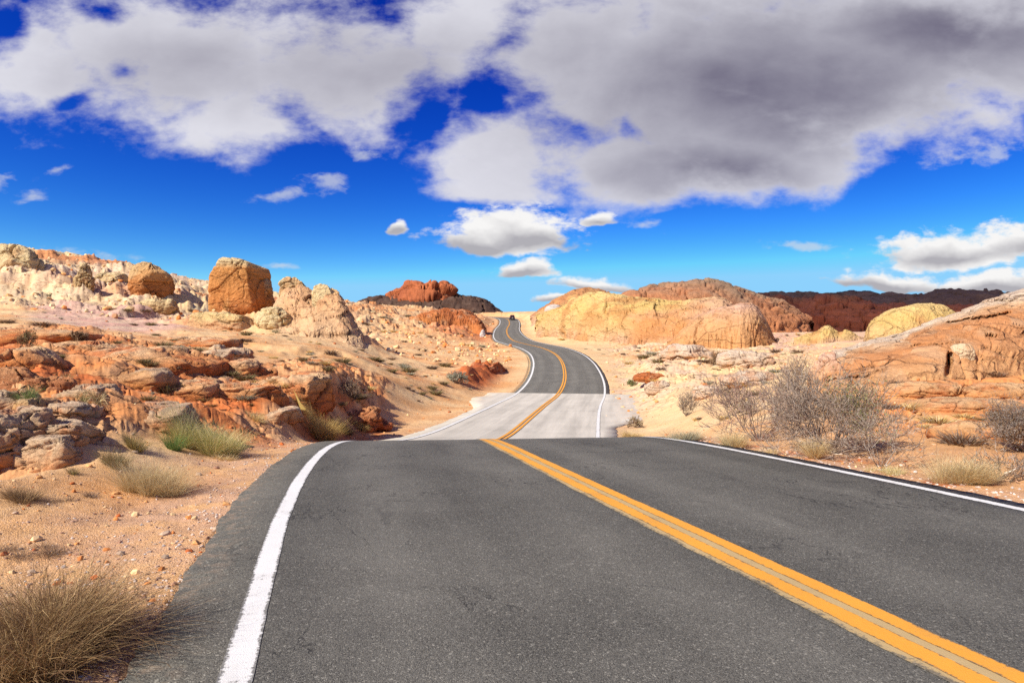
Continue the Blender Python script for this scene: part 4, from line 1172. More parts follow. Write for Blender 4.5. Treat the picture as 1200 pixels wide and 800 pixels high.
# blocks and slabs of the red outcrop in the left foreground
FG = [
 ('rounded banded rock bulging in at the left edge above the roadside grass', -34, 42, 479, 549, cf_paleblock, dict(n=2.6, facets=4, amp=.05, strata=.7, nbed=5, seed=70, dr=.9, nu=140, nv=90)),
 ('lowest banded block in the stack right of the rounded rock at the left edge', 38, 92, 512, 546, cf_paleblock, dict(n=3.4, facets=4, amp=.04, strata=.7, nbed=4, seed=71, dr=.8, yaw=-.2)),
 ('flat banded block resting in the middle of the left foreground stack', 44, 102, 492, 518, cf_paleblock, dict(n=3.2, facets=4, amp=.045, strata=.6, nbed=4, seed=72, dr=.8, yaw=.15)),
 ('grey-topped slab overhanging the left foreground stack', 52, 108, 472, 496, cf_paleblock, dict(n=3.2, facets=5, amp=.05, strata=.5, nbed=3, seed=73, dr=.9, undercut=.25)),
 ('cream-topped cube of rock beside the grey-topped slab', 22, 52, 466, 492, cf_ored, dict(n=3.4, facets=5, amp=.05, strata=.3, nbed=3, seed=74, dr=.9)),
 ('grey weathered slab jutting in at the left edge above the rounded rock', -30, 32, 459, 484, cf_paleblock, dict(n=3.0, facets=5, amp=.07, strata=.8, nbed=4, seed=75, dr=.8)),
 ('dark red ledge, bottom layer of the cracked stack at the left edge', -30, 62, 444, 464, cf_darkred, dict(n=3.6, facets=5, amp=.05, strata=.6, nbed=3, seed=76, dr=.6, undercut=.15)),
 ('dark red ledge, middle layer of the cracked stack at the left edge', -30, 58, 428, 450, cf_darkred, dict(n=3.6, facets=6, amp=.055, strata=.6, nbed=3, seed=77, dr=.6, undercut=.2)),
 ('broad dark red capstone on the cracked stack at the left edge', -40, 48, 408, 434, cf_redblock, dict(n=3.2, facets=4, amp=.04, strata=.5, nbed=3, seed=78, dr=.7, undercut=.3)),
 ('smooth red shelf above the dark capstone at the left edge', -40, 46, 384, 404, cf_redblock, dict(n=3.0, facets=3, amp=.035, strata=.5, nbed=3, seed=79, dr=.6)),
 ('long pale-topped red shelf beside the dark bush crack', 34, 108, 388, 408, cf_redblock, dict(n=3.0, facets=4, amp=.035, strata=.6, nbed=3, seed=80, dr=.6, undercut=.15)),
 ('humped swirled red and cream slab in the middle of the outcrop', 84, 146, 402, 428, cf_redblock, dict(n=2.6, facets=5, amp=.045, strata=.5, nbed=4, seed=81, dr=.7, undercut=.2)),
 ('wide lens-shaped slab with a dark overhang at its right end', 118, 222, 407, 440, cf_redblock, dict(n=2.5, facets=4, amp=.035, strata=.5, nbed=4, seed=82, dr=.6, undercut=.35, nu=140, nv=90)),
 ('flat pale shelf at the back of the red outcrop', 190, 262, 396, 412, cf_redblock, dict(n=3.0, facets=4, amp=.04, strata=.5, nbed=3, seed=83, dr=.5, undercut=.2)),
 ('bright orange sloping slab scored by two straight cracks', 122, 190, 434, 470, shadecol([(0, C(.62, .22, .06)), (.6, C(.68, .27, .08)), (.9, C(.66, .40, .2)), (1, C(.62, .44, .28))], RED, .5, .8, 21), dict(n=3.0, facets=4, amp=.03, strata=.35, nbed=4, seed=84, dr=.6, yaw=.25)),
 ('orange slab split from its neighbour by a slanting crack', 180, 240, 446, 480, cf_redblock, dict(n=3.0, facets=4, amp=.035, strata=.4, nbed=4, seed=85, dr=.7, yaw=.35)),
 ('low pale whaleback slab just behind the green roadside clump', 150, 214, 474, 500, cf_paleblock, dict(n=2.4, facets=3, amp=.035, strata=.5, nbed=4, seed=86, dr=.7)),
 ('knobbly cream block with dark joints, upper right of the outcrop', 236, 280, 412, 434, cf_paleblock, dict(n=3.0, facets=6, amp=.06, strata=.5, nbed=4, seed=87, dr=.8)),
 ('tilted tan block beside the knobbly cream block', 262, 306, 424, 452, cf_redblock, dict(n=3.0, facets=6, amp=.05, strata=.5, nbed=4, seed=88, dr=.8, yaw=.3)),
 ('jointed orange block near the right end of the outcrop', 264, 318, 448, 482, cf_redblock, dict(n=3.2, facets=5, amp=.045, strata=.5, nbed=4, seed=89, dr=.8, yaw=.2)),
 ('red slab dipping towards the road above the golden grass', 310, 372, 440, 470, cf_redblock, dict(n=2.8, facets=4, amp=.045, strata=.6, nbed=5, seed=90, dr=.7, yaw=.3)),
 ('tan slab between the green clump and the golden grass', 300, 340, 478, 498, cf_paleblock, dict(n=2.8, facets=5, amp=.045, strata=.5, nbed=4, seed=91, dr=.7, yaw=.2)),
 ('crumbling dark red ledge running down to the road behind the golden grass', 384, 436, 480, 504, cf_darkred, dict(n=2.2, facets=7, amp=.10, strata=.6, nbed=5, seed=92, dr=.5, yaw=-.45)),
 ('small loose boulder perched on the flat pale shelf', 248, 262, 405, 417, cf_paleblock, dict(n=2.4, facets=6, amp=.06, strata=.2, seed=93, dr=.9, nu=30, nv=20)),
 ('half-buried tan rock between the two small dry tufts of the outcrop', 84, 120, 452, 474, cf_paleblock, dict(n=2.6, facets=5, amp=.06, strata=.5, seed=94, dr=.8)),
]
for lab, x0, x1, yt, yb, cf, kw in FG:
    kw = dict(kw)
    kw['n'] = kw['n'] * 1.5 + .8; kw['nz'] = kw['n'] * 1.1; kw['amp'] *= .95; kw['blk'] = 1.5; kw['facets'] += 3; kw['dr'] = min(1.1, kw['dr'] * 1.35); kw['taper'] = .12
    low = x0 > 70 or yb < 410
    wx = (x1 - x0) * (.34 if low else .12); x0 -= wx; x1 += wx
    if low:
        yb = yt + (yb - yt) * .54; kw['dr'] = 1.15; kw['nz'] *= 1.4
    boulder(lab, x0, x1, yt, yb, cf, 'layered_rock' if (x1 - x0) > 2.0 * (yb - yt) else 'rock_block', 'rock', sink=1.0 if low else .5, mat=M_ROCK_NEAR, **kw)

# right-hand side: the niche block, the low ledges and the rocks below the slab
boulder('pale square block standing proud of the orange slab face', 1117, 1138, 403, 441, shadecol([(0, C(.68, .34, .13)), (.5, C(.70, .38, .16)), (.66, C(.78, .60, .38)), (1, C(.80, .64, .42))], ORANGE, .4, 1, 22), 'rock_block', 'rock', 20.75, 1.2, .15,
        n=4.5, facets=4, fr=(.8, .95), amp=.035, strata=.2, seed=95, taper=.1, mat=M_ROCK_NEAR)
boulder('orange buttress at the left foot of the sloping slab', 946, 990, 412, 456, cf_pinkdome, 'rock_block', 'rock', 21.8, 1.3, .3, n=3, facets=5, amp=.06, strata=.14, blk=.9, seed=96, taper=.45, lean=.25, mat=M_ROCK_NEAR)
for i, (lab, x0, x1, yt, yb, sd) in enumerate([
        ('long thin red ledge crossing the apron below the slab', 1060, 1190, 466, 482, 101), ('low sloping ledge right of the big grey shrub', 1040, 1120, 448, 464, 102),
        ('stepped orange ledge at the right edge under the slab', 1130, 1215, 448, 468, 103), ('broad low orange shelf in front of the right edge bush', 1090, 1190, 494, 514, 104)]):
    boulder(lab, x0, x1, yt, yb, shadecol([(0, C(.52, .20, .07)), (.5, C(.66, .33, .13)), (1, C(.74, .48, .26))], RED, .4, 1, sd), 'layered_rock', 'rock', None, .5, .5, n=2.8, facets=5, amp=.04, strata=.6, nbed=4, seed=sd, mat=M_ROCK_NEAR, yaw=-.12)
for i, (lab, x0, x1, yt, yb, sd) in enumerate([
        ('pale ledge with a dark undercut left of the brown ledge bush', 772, 834, 404, 421, 105), ('whitish shelf right of the brown ledge bush below the pink dome', 840, 906, 411, 428, 106),
        ('cream slab low on the sandy slope beyond the concrete', 756, 786, 446, 460, 107), ('pinkish ledge on the slope above the big grey shrub', 846, 912, 436, 452, 108),
        ('orange-edged ledge on the sandy slope above the sage bush', 812, 848, 452, 466, 109), ('red-brown flat rock in the middle of the right slope', 742, 790, 437, 446, 110)]):
    cfl = cf_redout if sd == 110 else shadecol([(0, C(.62, .30, .13)), (.45, PINKW), (1, C(.78, .64, .50))], ORANGE, .45, 1, sd)
    boulder(lab, x0, x1, yt, yb, cfl, 'layered_rock', 'rock', None, .6, .45, n=2.8, facets=6, amp=.06, strata=.6, nbed=4, seed=sd, undercut=.2, yaw=-.3)

# ------------------------------------------------------------------ loose stones
_t = (1 + 5 ** .5) / 2
ICO = np.array([(-1, _t, 0), (1, _t, 0), (-1, -_t, 0), (1, -_t, 0), (0, -1, _t), (0, 1, _t), (0, -1, -_t), (0, 1, -_t), (_t, 0, -1), (_t, 0, 1), (-_t, 0, -1), (-_t, 0, 1)], float) / math.hypot(1, _t)
ICF = np.array([(0, 11, 5), (0, 5, 1), (0, 1, 7), (0, 7, 10), (0, 10, 11), (1, 5, 9), (5, 11, 4), (11, 10, 2), (10, 7, 6), (7, 1, 8), (3, 9, 4), (3, 4, 2), (3, 2, 6), (3, 6, 8), (3, 8, 9), (4, 9, 5), (2, 4, 11), (6, 2, 10), (8, 6, 7), (9, 8, 1)])


def stones(name, X, Y, size, cols, seed, flat=.6):
    rng = np.random.RandomState(seed)
    n = len(X); z = ground(X, Y)
    V = ICO[None] * (1 + rng.uniform(-.28, .28, (n, 12, 1)))
    sc = size[:, None] * np.stack([rng.uniform(.7, 1.3, n), rng.uniform(.7, 1.3, n), rng.uniform(.45, .85, n) * flat / .6], 1) * .5
    V = V * sc[:, None, :]
    a = rng.uniform(0, 6.28, n); c, s = np.cos(a)[:, None], np.sin(a)[:, None]
    V = np.stack([V[..., 0] * c - V[..., 1] * s, V[..., 0] * s + V[..., 1] * c, V[..., 2]], -1)
    V += np.stack([X, Y, z + sc[:, 2] * .35], 1)[:, None]
    F = (ICF[None] + (np.arange(n) * 12)[:, None, None]).reshape(-1, 3)
    Cc = np.repeat(cols * rng.uniform(.7, 1.15, (n, 1)), 12, 0)
    return tag(mesh_np(name, V.reshape(-1, 3), F, M_STONE, np.clip(Cc, .01, .9), smooth=False), kind='stuff')


rng = np.random.RandomState(5)


def scatter(n, pxr, Yr, seed, dens=None):
    r = np.random.RandomState(seed)
    px = r.uniform(*pxr, n); Y = np.exp(r.uniform(math.log(Yr[0]), math.log(Yr[1]), n)); X = (px - 600) / FPX * Y
    off, _, _ = road_nearest(X, Y)
    ok = ((off < -LEFT_W - .62) | (off > RIGHT_W + .36))
    if dens is not None: ok &= r.uniform(0, 1, n) < dens(px, X, Y, off)
    return X[ok], Y[ok], px[ok], off[ok], r


# gravel thrown to the edge of the asphalt
X, Y, px, off, r = scatter(26000, (-150, 460), (2.0, 16), 11, lambda px, X, Y, off: np.exp(-np.maximum(0, -off - LEFT_W - .6) / .65) * (.35 + .65 * sm(-.2, .3, fbm2(X * 1.4, Y * 1.4, 3, 3))))
pal = np.array([(.62, .46, .36), (.50, .34, .25), (.72, .60, .50), (.40, .25, .18), (.60, .36, .22), (.55, .50, .46)])
stones('roadside_gravel', X, Y, .008 + .022 * r.uniform(0, 1, len(X)) ** 2.2 + .0010 * Y, pal[r.randint(0, 6, len(X))], 1)
X, Y, px, off, r = scatter(9000, (760, 1300), (4.5, 16), 12, lambda px, X, Y, off: np.exp(-np.maximum(0, off - RIGHT_W - .35) / .55))
stones('roadside_gravel', X, Y, .015 + .03 * r.uniform(0, 1, len(X)) ** 2.2 + .001 * Y, pal[r.randint(0, 6, len(X))], 2)
X, Y, px, off, r = scatter(5200, (-300, 1500), (3, 60), 13)
pal2 = np.array([ORANGE, SAND, GREYTAN, RED * .9, PALE, C(.40, .22, .14)])
stones('scattered_stones', X, Y, (.012 + .05 * r.uniform(0, 1, len(X)) ** 3) * (1 + Y * .06), pal2[r.randint(0, 6, len(X))], 3)
X, Y, px, off, r = scatter(8500, (-350, 600), (66, 270), 14, lambda px, X, Y, off: .35 + .65 * sm(-.1, .3, fbm2(X * .06, Y * .06, 4, 8)))
pal3 = np.array([CREAM * .9, PALE, PALE * .85, C(.5, .26, .13), ORANGE, SAND])
stones('scattered_stones', X, Y, .16 + .75 * r.uniform(0, 1, len(X)) ** 4, pal3[r.randint(0, 6, len(X))], 4, .75)
X, Y, px, off, r = scatter(1900, (640, 1000), (35, 140), 15, lambda px, X, Y, off: .25 + .75 * sm(-.1, .3, fbm2(X * .1, Y * .1, 4, 9)))
stones('scattered_stones', X, Y, .06 + .30 * r.uniform(0, 1, len(X)) ** 3.5, np.array([PALE, PALE * .85, C(.6, .34, .2), CREAM * .85, ORANGE, SAND])[r.randint(0, 6, len(X))], 5, .7)
# ------------------------------------------------------------------ plants
STRAW = [(.78, .62, .33), (.70, .53, .27), (.82, .69, .42), (.58, .41, .20)]
TAWNY = [(.42, .275, .125), (.31, .19, .08), (.55, .39, .19), (.22, .13, .055)]
GOLD = [(.70, .50, .16), (.62, .42, .13), (.74, .57, .24), (.48, .33, .12)]
GREENISH = [(.52, .48, .18), (.42, .42, .14), (.62, .55, .25), (.70, .58, .32), (.34, .36, .11)]
GREEN = [(.14, .24, .06), (.20, .29, .08), (.10, .18, .05), (.26, .32, .12)]
SAGE = [(.36, .36, .26), (.43, .42, .31), (.30, .30, .20), (.50, .46, .33)]
OLIVE = [(.24, .24, .09), (.30, .28, .12), (.18, .18, .07), (.36, .32, .16)]
BROWN = [(.30, .19, .10), (.24, .14, .07), (.38, .26, .15), (.18, .10, .06)]
GREY = [(.28, .205, .155), (.23, .16, .12), (.34, .26, .20), (.16, .11, .08)]
PALEGREY = [(.44, .36, .29), (.35, .28, .22), (.50, .43, .35), (.26, .20, .15)]


def blades(n, R, h, w, pal, seed, spread=70, root=.35, droop=.5, wind=(0.0, 0.0), segs=4, hvar=.5, base=.0, curl=.25):
    """A clump of curved tapering blades rising from a small crown."""
    r = np.random.RandomState(seed)
    q = np.sqrt(r.uniform(0, 1, n)); a = r.uniform(0, 2 * np.pi, n)
    root_p = np.stack([np.cos(a) * q * R * root, np.sin(a) * q * R * root, np.full(n, base)], 1)
    a2 = a + r.normal(0, .55, n)
    th = np.radians(spread) * q ** .8 * r.uniform(.45, 1.05, n) + np.radians(3)
    L = h * (1 - hvar * r.uniform(0, 1, n) ** 1.3) * (1 + .25 * q)
    dr = droop * r.uniform(.2, 1.2, n)
    P = [root_p]; cur = root_p.copy()
    for i in range(segs):
        t = (i + .5) / segs
        ang = np.minimum(th + dr * t * t * 1.4, 2.0)
        aa = a2 + curl * np.sin(i * 1.3 + a * 5) * t
        st = np.stack([np.sin(ang) * np.cos(aa) + wind[0] * t, np.sin(ang) * np.sin(aa) + wind[1] * t, np.cos(ang)], 1)
        st /= np.linalg.norm(st, axis=1, keepdims=True)
        cur = cur + st * (L / segs)[:, None]
        cur[:, 2] = np.maximum(cur[:, 2], .004)
        P.append(cur.copy())
    wd = np.stack([-np.sin(a2 + r.normal(0, .8, n)), np.cos(a2 + r.normal(0, .8, n)), r.normal(0, .3, n)], 1)
    wd /= np.linalg.norm(wd, axis=1, keepdims=True)
    V = []
    for i, p in enumerate(P):
        ww = w * (1 - .85 * i / segs) * .5
        V += [p - wd * ww, p + wd * ww]
    V = np.stack(V, 1)                         # n, 2*(segs+1), 3
    k = V.shape[1]
    f = np.array([[2 * i, 2 * i + 1, 2 * i + 3, 2 * i + 2] for i in range(segs)])
    F = (f[None] + (np.arange(n) * k)[:, None, None]).reshape(-1, 4)
    pc = np.array(pal)[r.randint(0, len(pal), n)] * r.uniform(.8, 1.2, (n, 1))
    Cc = np.repeat(pc, k, 0)
    return V.reshape(-1, 3), F, np.clip(Cc, .01, .9)


def merge(*parts):
    V, F, Cc, o = [], [], [], 0
    for v, f, c in parts:
        V.append(v); F.append(f + o); Cc.append(c); o += len(v)
    return np.vstack(V), F, np.vstack(Cc)


def shift(part, dx, dy, dz=0):
    v, f, c = part
    return v + np.array([dx, dy, dz]), f, c


def twigs(seed, H, spread, n0=14, depth=4, r0=.012, kids=3, pal=GREY, lean=(0, 0), jit=.28, up=.35, minr=.0016):
    """Bare woody branches: every stem forks again and again into thinner crooked twigs."""
    r = random.Random(seed)
    segs = []; tips = []

    def grow(p, d, L, rad, lev):
        n = 3
        for i in range(n):
            d = (d + Vector((r.gauss(0, jit), r.gauss(0, jit), r.gauss(0, jit * .7) + up * .18))).normalized()
            q = p + d * (L / n)
            if q.z < .02: q.z = .02
            segs.append((p.copy(), q.copy(), rad, rad * .82)); rad *= .82
            if lev < depth and i > 0:
                for _ in range(r.randint(1, kids - 1)):
                    dd = (d + Vector((r.gauss(0, .65), r.gauss(0, .65), r.gauss(.12, .45)))).normalized()
                    grow(q.copy(), dd, L * r.uniform(.55, .8), max(rad * .62, minr), lev + 1)
            p = q
        tips.append((p.copy(), d.copy()))
    for i in range(n0):
        a = r.uniform(0, 2 * math.pi); th = math.radians(spread) * math.sqrt(r.random())
        d = Vector((math.sin(th) * math.cos(a) + lean[0], math.sin(th) * math.sin(a) + lean[1], math.cos(th))).normalized()
        grow(Vector((math.cos(a) * .06 * H, math.sin(a) * .06 * H, 0)), d, H * r.uniform(.38, .55), r0 * r.uniform(.6, 1.1), 1)
    P = np.array([s[0] for s in segs]); Q = np.array([s[1] for s in segs]); ra = np.array([s[2] for s in segs]); rb = np.array([s[3] for s in segs])
    d = Q - P; d /= np.maximum(np.linalg.norm(d, axis=1, keepdims=True), 1e-9)
    ref = np.where(np.abs(d[:, 2:3]) < .9, np.array([[0, 0, 1.]]), np.array([[1., 0, 0]]))
    u = np.cross(d, ref); u /= np.linalg.norm(u, axis=1, keepdims=True); v = np.cross(d, u)
    V = []
    for base, rad in ((P, ra), (Q, rb)):
        for k in range(3):
            a = 2 * math.pi * k / 3
            V.append(base + (u * math.cos(a) + v * math.sin(a)) * rad[:, None])
    V = np.stack(V, 1)
    f = np.array([[0, 1, 4, 3], [1, 2, 5, 4], [2, 0, 3, 5]])
    F = (f[None] + (np.arange(len(P)) * 6)[:, None, None]).reshape(-1, 4)
    rr = np.random.RandomState(seed)
    c = np.array(pal)[rr.randint(0, len(pal), len(P))] * rr.uniform(.85, 1.15, (len(P), 1))
    return (V.reshape(-1, 3), F, np.clip(np.repeat(c, 6, 0), .01, .9)), tips


def leaves(tips, seed, n_per, size, pal, jitter=.06, keep=None):
    r = np.random.RandomState(seed)
    T = np.array([t[0] for t in tips])
    if keep is not None: T = T[keep(T)]
    if not len(T): return None
    C_ = np.repeat(T, n_per, 0) + r.normal(0, jitter, (len(T) * n_per, 3))
    C_[:, 2] = np.maximum(C_[:, 2], .02)
    n = len(C_)
    u = r.normal(0, 1, (n, 3)); u /= np.linalg.norm(u, axis=1, keepdims=True)
    v = np.cross(u, r.normal(0, 1, (n, 3))); v /= np.linalg.norm(v, axis=1, keepdims=True)
    s = size * r.uniform(.6, 1.3, (n, 1))
    V = np.stack([C_ - u * s, C_ - v * s * .35, C_ + u * s, C_ + v * s * .35], 1)
    F = np.arange(n * 4).reshape(n, 4)
    c = np.array(pal)[r.randint(0, len(pal), n)] * r.uniform(.8, 1.2, (n, 1))
    return V.reshape(-1, 3), F, np.clip(np.repeat(c, 4, 0), .01, .9)


def spot(px, py):
    h = hit(px, py)
    return h


def tuft(label, px, py, wpx, hpx, pal, n, seed, name='grass_clump', cat='grass clump', group=None, bw=1.0, crowns=1, **kw):
    x, y, z = spot(px, py)
    R = wpx / FPX * y / 2; h = hpx / FPX * y
    w = max(.0028, y * .00042) * bw
    r = np.random.RandomState(seed)
    parts = []
    if crowns == 1:
        parts.append(blades(n, R, max(h, R * .8) * 1.0, w, pal, seed, **kw))
    else:
        for i in range(crowns):
            a = r.uniform(0, 6.28); q = R * .62 * math.sqrt(r.uniform(0, 1))
            k = r.uniform(.7, 1.05)
            parts.append(shift(blades(n // crowns, R * .5 * k, h * k, w, pal, seed + i * 7, **kw), q * math.cos(a), q * math.sin(a) * .8))
    V, F, Cc = merge(*parts)
    # follow the lie of the ground
    V[:, 2] += ground(x + V[:, 0], y + R * .3 + V[:, 1]) - z
    o = mesh_np(name, V, F, M_PLANT, Cc)
    o.location = (x, y + R * .3, z - .01)
    return tag(o, label, cat, group)


# --- left of the road
tuft('great tawny clump of dry grass spilling onto the asphalt edge, in the lower left corner', 0, 802, 240, 150, TAWNY + BROWN[:2], 7500, 201, crowns=13, spread=76, droop=1.0, wind=(.22, .0), bw=1.6, hvar=.6, curl=.55, segs=5)
tuft('pale straw-coloured grass clump in front of the green-tinged one, left roadside', 158, 578, 112, 50, STRAW, 3600, 202, crowns=6, spread=70, droop=.8, wind=(.10, 0))
tuft('biggest green-tinged bunch grass on the left roadside', 246, 531, 122, 46, GREENISH + STRAW[:1], 4200, 203, crowns=6, spread=62, droop=.55, wind=(.22, 0))
tuft('fresh green sprig at the left end of the green-tinged bunch grass', 201, 527, 34, 26, GREEN, 500, 204, 'green_sprig', 'plant', spread=55)
tuft('golden bunch grass next to the start of the white edge line', 369, 511, 58, 34, GOLD, 1600, 205, crowns=3, spread=58, droop=.5)
tuft('small golden-brown tuft just before the left road crest', 432, 508, 34, 14, GOLD + BROWN[:1], 500, 206, crowns=2, spread=65)
tuft('brown withered tuft between the golden bunch grass and the crest tuft', 406, 508, 26, 17, BROWN + TAWNY, 420, 207, spread=65)
tuft('dark brown-green tuft at the upper left of the pale straw clump', 118, 546, 56, 34, TAWNY + OLIVE, 1200, 208, crowns=3, spread=66)
tuft('olive tuft between the dark tuft and the green sprig', 157, 527, 34, 24, GOLD + OLIVE, 700, 209, crowns=2, spread=60)
tuft('dark brown matted tuft cut off by the left edge below the banded rock', 14, 586, 74, 26, BROWN + TAWNY, 1200, 210, crowns=4, spread=78, droop=.9)
tuft('low grey mat of dead stalks above the great tawny clump', 22, 652, 96, 20, GREY + BROWN, 900, 211, 'dead_stalks', 'dry plant', crowns=5, spread=84, droop=.8)
tuft('small grey dead cushion left of the pale straw clump', 104, 583, 26, 9, GREY, 220, 212, 'dead_stalks', 'dry plant', spread=80)
tuft('grey flattened stalks beside the brown matted tuft', 66, 590, 46, 9, GREY + BROWN, 300, 213, 'dead_stalks', 'dry plant', crowns=3, spread=84)
tuft('small olive tuft below the banded stack on the bare sand', 84, 556, 18, 13, OLIVE + TAWNY, 220, 214, spread=65)
tuft('leafy green plant growing out of the cracked stack at the left edge', 28, 471, 30, 22, GREEN + OLIVE, 420, 215, 'green_plant', 'plant', spread=62)
tuft('left one of two small dry tufts among the outcrop rocks', 94, 476, 18, 14, TAWNY + OLIVE, 260, 216, spread=62)
tuft('right one of two small dry tufts among the outcrop rocks', 112, 473, 19, 16, TAWNY + STRAW, 260, 217, spread=62)
tuft('olive-brown tuft in the gully right of the dark red stack', 75, 447, 20, 13, OLIVE + TAWNY, 240, 218, spread=65)
tuft('yellowish tuft at the foot of the jointed orange block', 300, 494, 26, 14, STRAW + GOLD, 300, 219, spread=65)
tuft('low straw tuft on the gravel in front of the green-tinged grass', 262, 541, 60, 12, STRAW, 500, 220, crowns=4, spread=80)


def bush(label, px, py, wpx, hpx, wood, pal=None, seed=1, n0=14, depth=3, kids=3, spread=62, leaf=.02, n_per=3, keep=None, name='desert_bush', cat='bush', jit=.06, group=None, r0=None, thin=None, lean=(0, 0)):
    x, y, z = spot(px, py)
    H = hpx / FPX * y; R = wpx / FPX * y / 2
    t, tips = twigs(seed, H, spread, n0, depth, r0 or max(.006, .012 * H), kids, wood, lean=lean, minr=thin or max(.0016, y * .00038))
    V, F, Cc = t
    ex = np.percentile(np.abs(V[:, :2]), 96); ez = np.percentile(V[:, 2], 98)
    S = np.array([R / ex, R / ex, H / ez])
    root = empty(name, (x, y + R * .35, z - .02)); tag(root, label, cat, group)
    mesh_np('branches', V * S, F, M_TWIG, Cc, parent=root)
    if pal is not None:
        tp = [(np.array(a) * S, b) for a, b in tips]
        L = leaves(tp, seed + 3, n_per, leaf, pal, jit * H, keep)
        if L is not None: mesh_np('foliage', L[0], L[1], M_PLANT, L[2], smooth=False, parent=root)
    return root


bush('grey-brown twiggy bush on the crumbling ledge behind the golden grass', 410, 471, 36, 24, GREY + BROWN, GREY + BROWN, 301, leaf=.035, n_per=5)
bush('round grey-green bush on the flat left of the dark red bank', 534, 449, 20, 12, GREY, SAGE, 302, leaf=.08, n_per=6)
bush('dark leafy bush filling the crack behind the dark red capstone', 46, 426, 24, 18, BROWN, OLIVE + BROWN, 303, leaf=.03, n_per=5)
bush('dark brown bush in the notch of the long pale-topped shelf', 28, 409, 16, 20, BROWN, BROWN + OLIVE, 304, leaf=.03, n_per=5)
bush('dark reddish bush at the right end of the long pale-topped shelf', 92, 403, 14, 12, BROWN, BROWN, 305, leaf=.05, n_per=5)
# --- right of the road
bush('big grey leafless shrub with silvery twigs and an olive heart, right roadside', 980, 534, 132, 98, GREY + PALEGREY[:2], OLIVE, 306, n0=44, depth=4, kids=4, spread=70, leaf=.022, n_per=3,
     keep=lambda T: (T[:, 0] > .05) & (T[:, 0] < .55) & (T[:, 2] > .35) & (T[:, 2] < 1.25), r0=.014)
bush('sparse pinkish-brown shrub left of the big grey one', 898, 518, 124, 74, GREY + [(.42, .28, .22), (.36, .22, .17)], [(.44, .30, .22), (.50, .38, .28)], 307, n0=30, depth=4, kids=3, spread=64, leaf=.014, n_per=1, r0=.009)
bush('thin open shrub of crooked grey twigs right of the big grey one', 1042, 550, 92, 80, GREY + PALEGREY, None, 308, n0=13, depth=4, kids=3, spread=66, r0=.009)
bush('tall dark twiggy bush standing behind the sparse shrub near the slab foot', 938, 458, 36, 38, BROWN + GREY, [(.34, .22, .16), (.40, .28, .2)], 309, n0=16, depth=4, kids=3, spread=40, leaf=.02, n_per=1)
bush('dense dark grey bush cut off by the right edge', 1208, 530, 70, 56, GREY + BROWN, [(.20, .17, .15), (.26, .22, .19), (.32, .27, .22)], 310, n0=26, depth=4, kids=4, leaf=.016, n_per=3)
bush('low tangle of brown twigs under the dense dark grey bush', 1186, 566, 80, 38, BROWN + GREY + PALEGREY, None, 311, n0=18, depth=3, kids=4, spread=74)
bush('silvery sage bush alone on the orange sand beyond the crest', 806, 487, 26, 27, GREY, SAGE + PALEGREY, 312, n0=20, leaf=.022, n_per=5)
bush('small olive bush at the corner of the concrete apron', 746, 501, 18, 12, BROWN + GREY, OLIVE + TAWNY, 313, leaf=.025, n_per=4)
bush('dark brown bush under the pale ledge below the pink dome', 838, 428, 17, 14, BROWN, BROWN, 314, leaf=.07, n_per=5)
bush('small bright green bush on the slope right of the concrete', 741, 452, 10, 7, BROWN, OLIVE + GREEN, 315, leaf=.06, n_per=5, n0=10)
bush('brownish bush behind the sage bush near the sparse shrub', 858, 474, 24, 22, BROWN + GREY, OLIVE + BROWN, 316, leaf=.02, n_per=3)
bush('low grey-green bush beside the sparse shrub, above the pale grass', 876, 486, 22, 18, GREY, SAGE, 317, leaf=.02, n_per=4)
tuft('wide grey-green low bush just behind the right-hand crest', 802, 519, 62, 22, SAGE + STRAW[:2], 1600, 231, 'low_bush', 'bush', crowns=6, spread=72)
tuft('golden grass at the near corner of the concrete apron', 744, 514, 44, 13, GOLD + STRAW, 700, 232, crowns=4, spread=66)
tuft('pale straw grass between the low bush and the sparse shrub', 852, 527, 66, 26, STRAW, 1700, 233, crowns=5, spread=66)
tuft('straw tuft in front of the big grey shrub', 952, 538, 34, 30, STRAW, 1100, 234, crowns=2, spread=60)
tuft('widest straw bunch grass near the right edge', 1133, 568, 98, 44, STRAW + GREENISH[3:4], 3600, 235, crowns=6, spread=66, droop=.5)
tuft('thin greenish-straw grass strip under the thin open shrub', 1040, 556, 70, 14, STRAW + GREENISH, 800, 236, crowns=6, spread=75)
tuft('low straw grass along the edge line before the big grey shrub', 900, 533, 60, 12, STRAW, 700, 237, crowns=5, spread=78)
# a bleached stick lying under the right edge bush
x, y, z = spot(1186, 559)
st, _ = twigs(5, .5, 10, 1, 1, .012, 2, [(.78, .70, .58)])
o = mesh_np('dead_stick', st[0], st[1], M_TWIG, st[2]); o.location = (x - .2, y - .1, z + .05); o.rotation_euler = (0, math.radians(72), .4)
tag(o, 'bleached stick lying in the twigs at the right edge', 'stick')

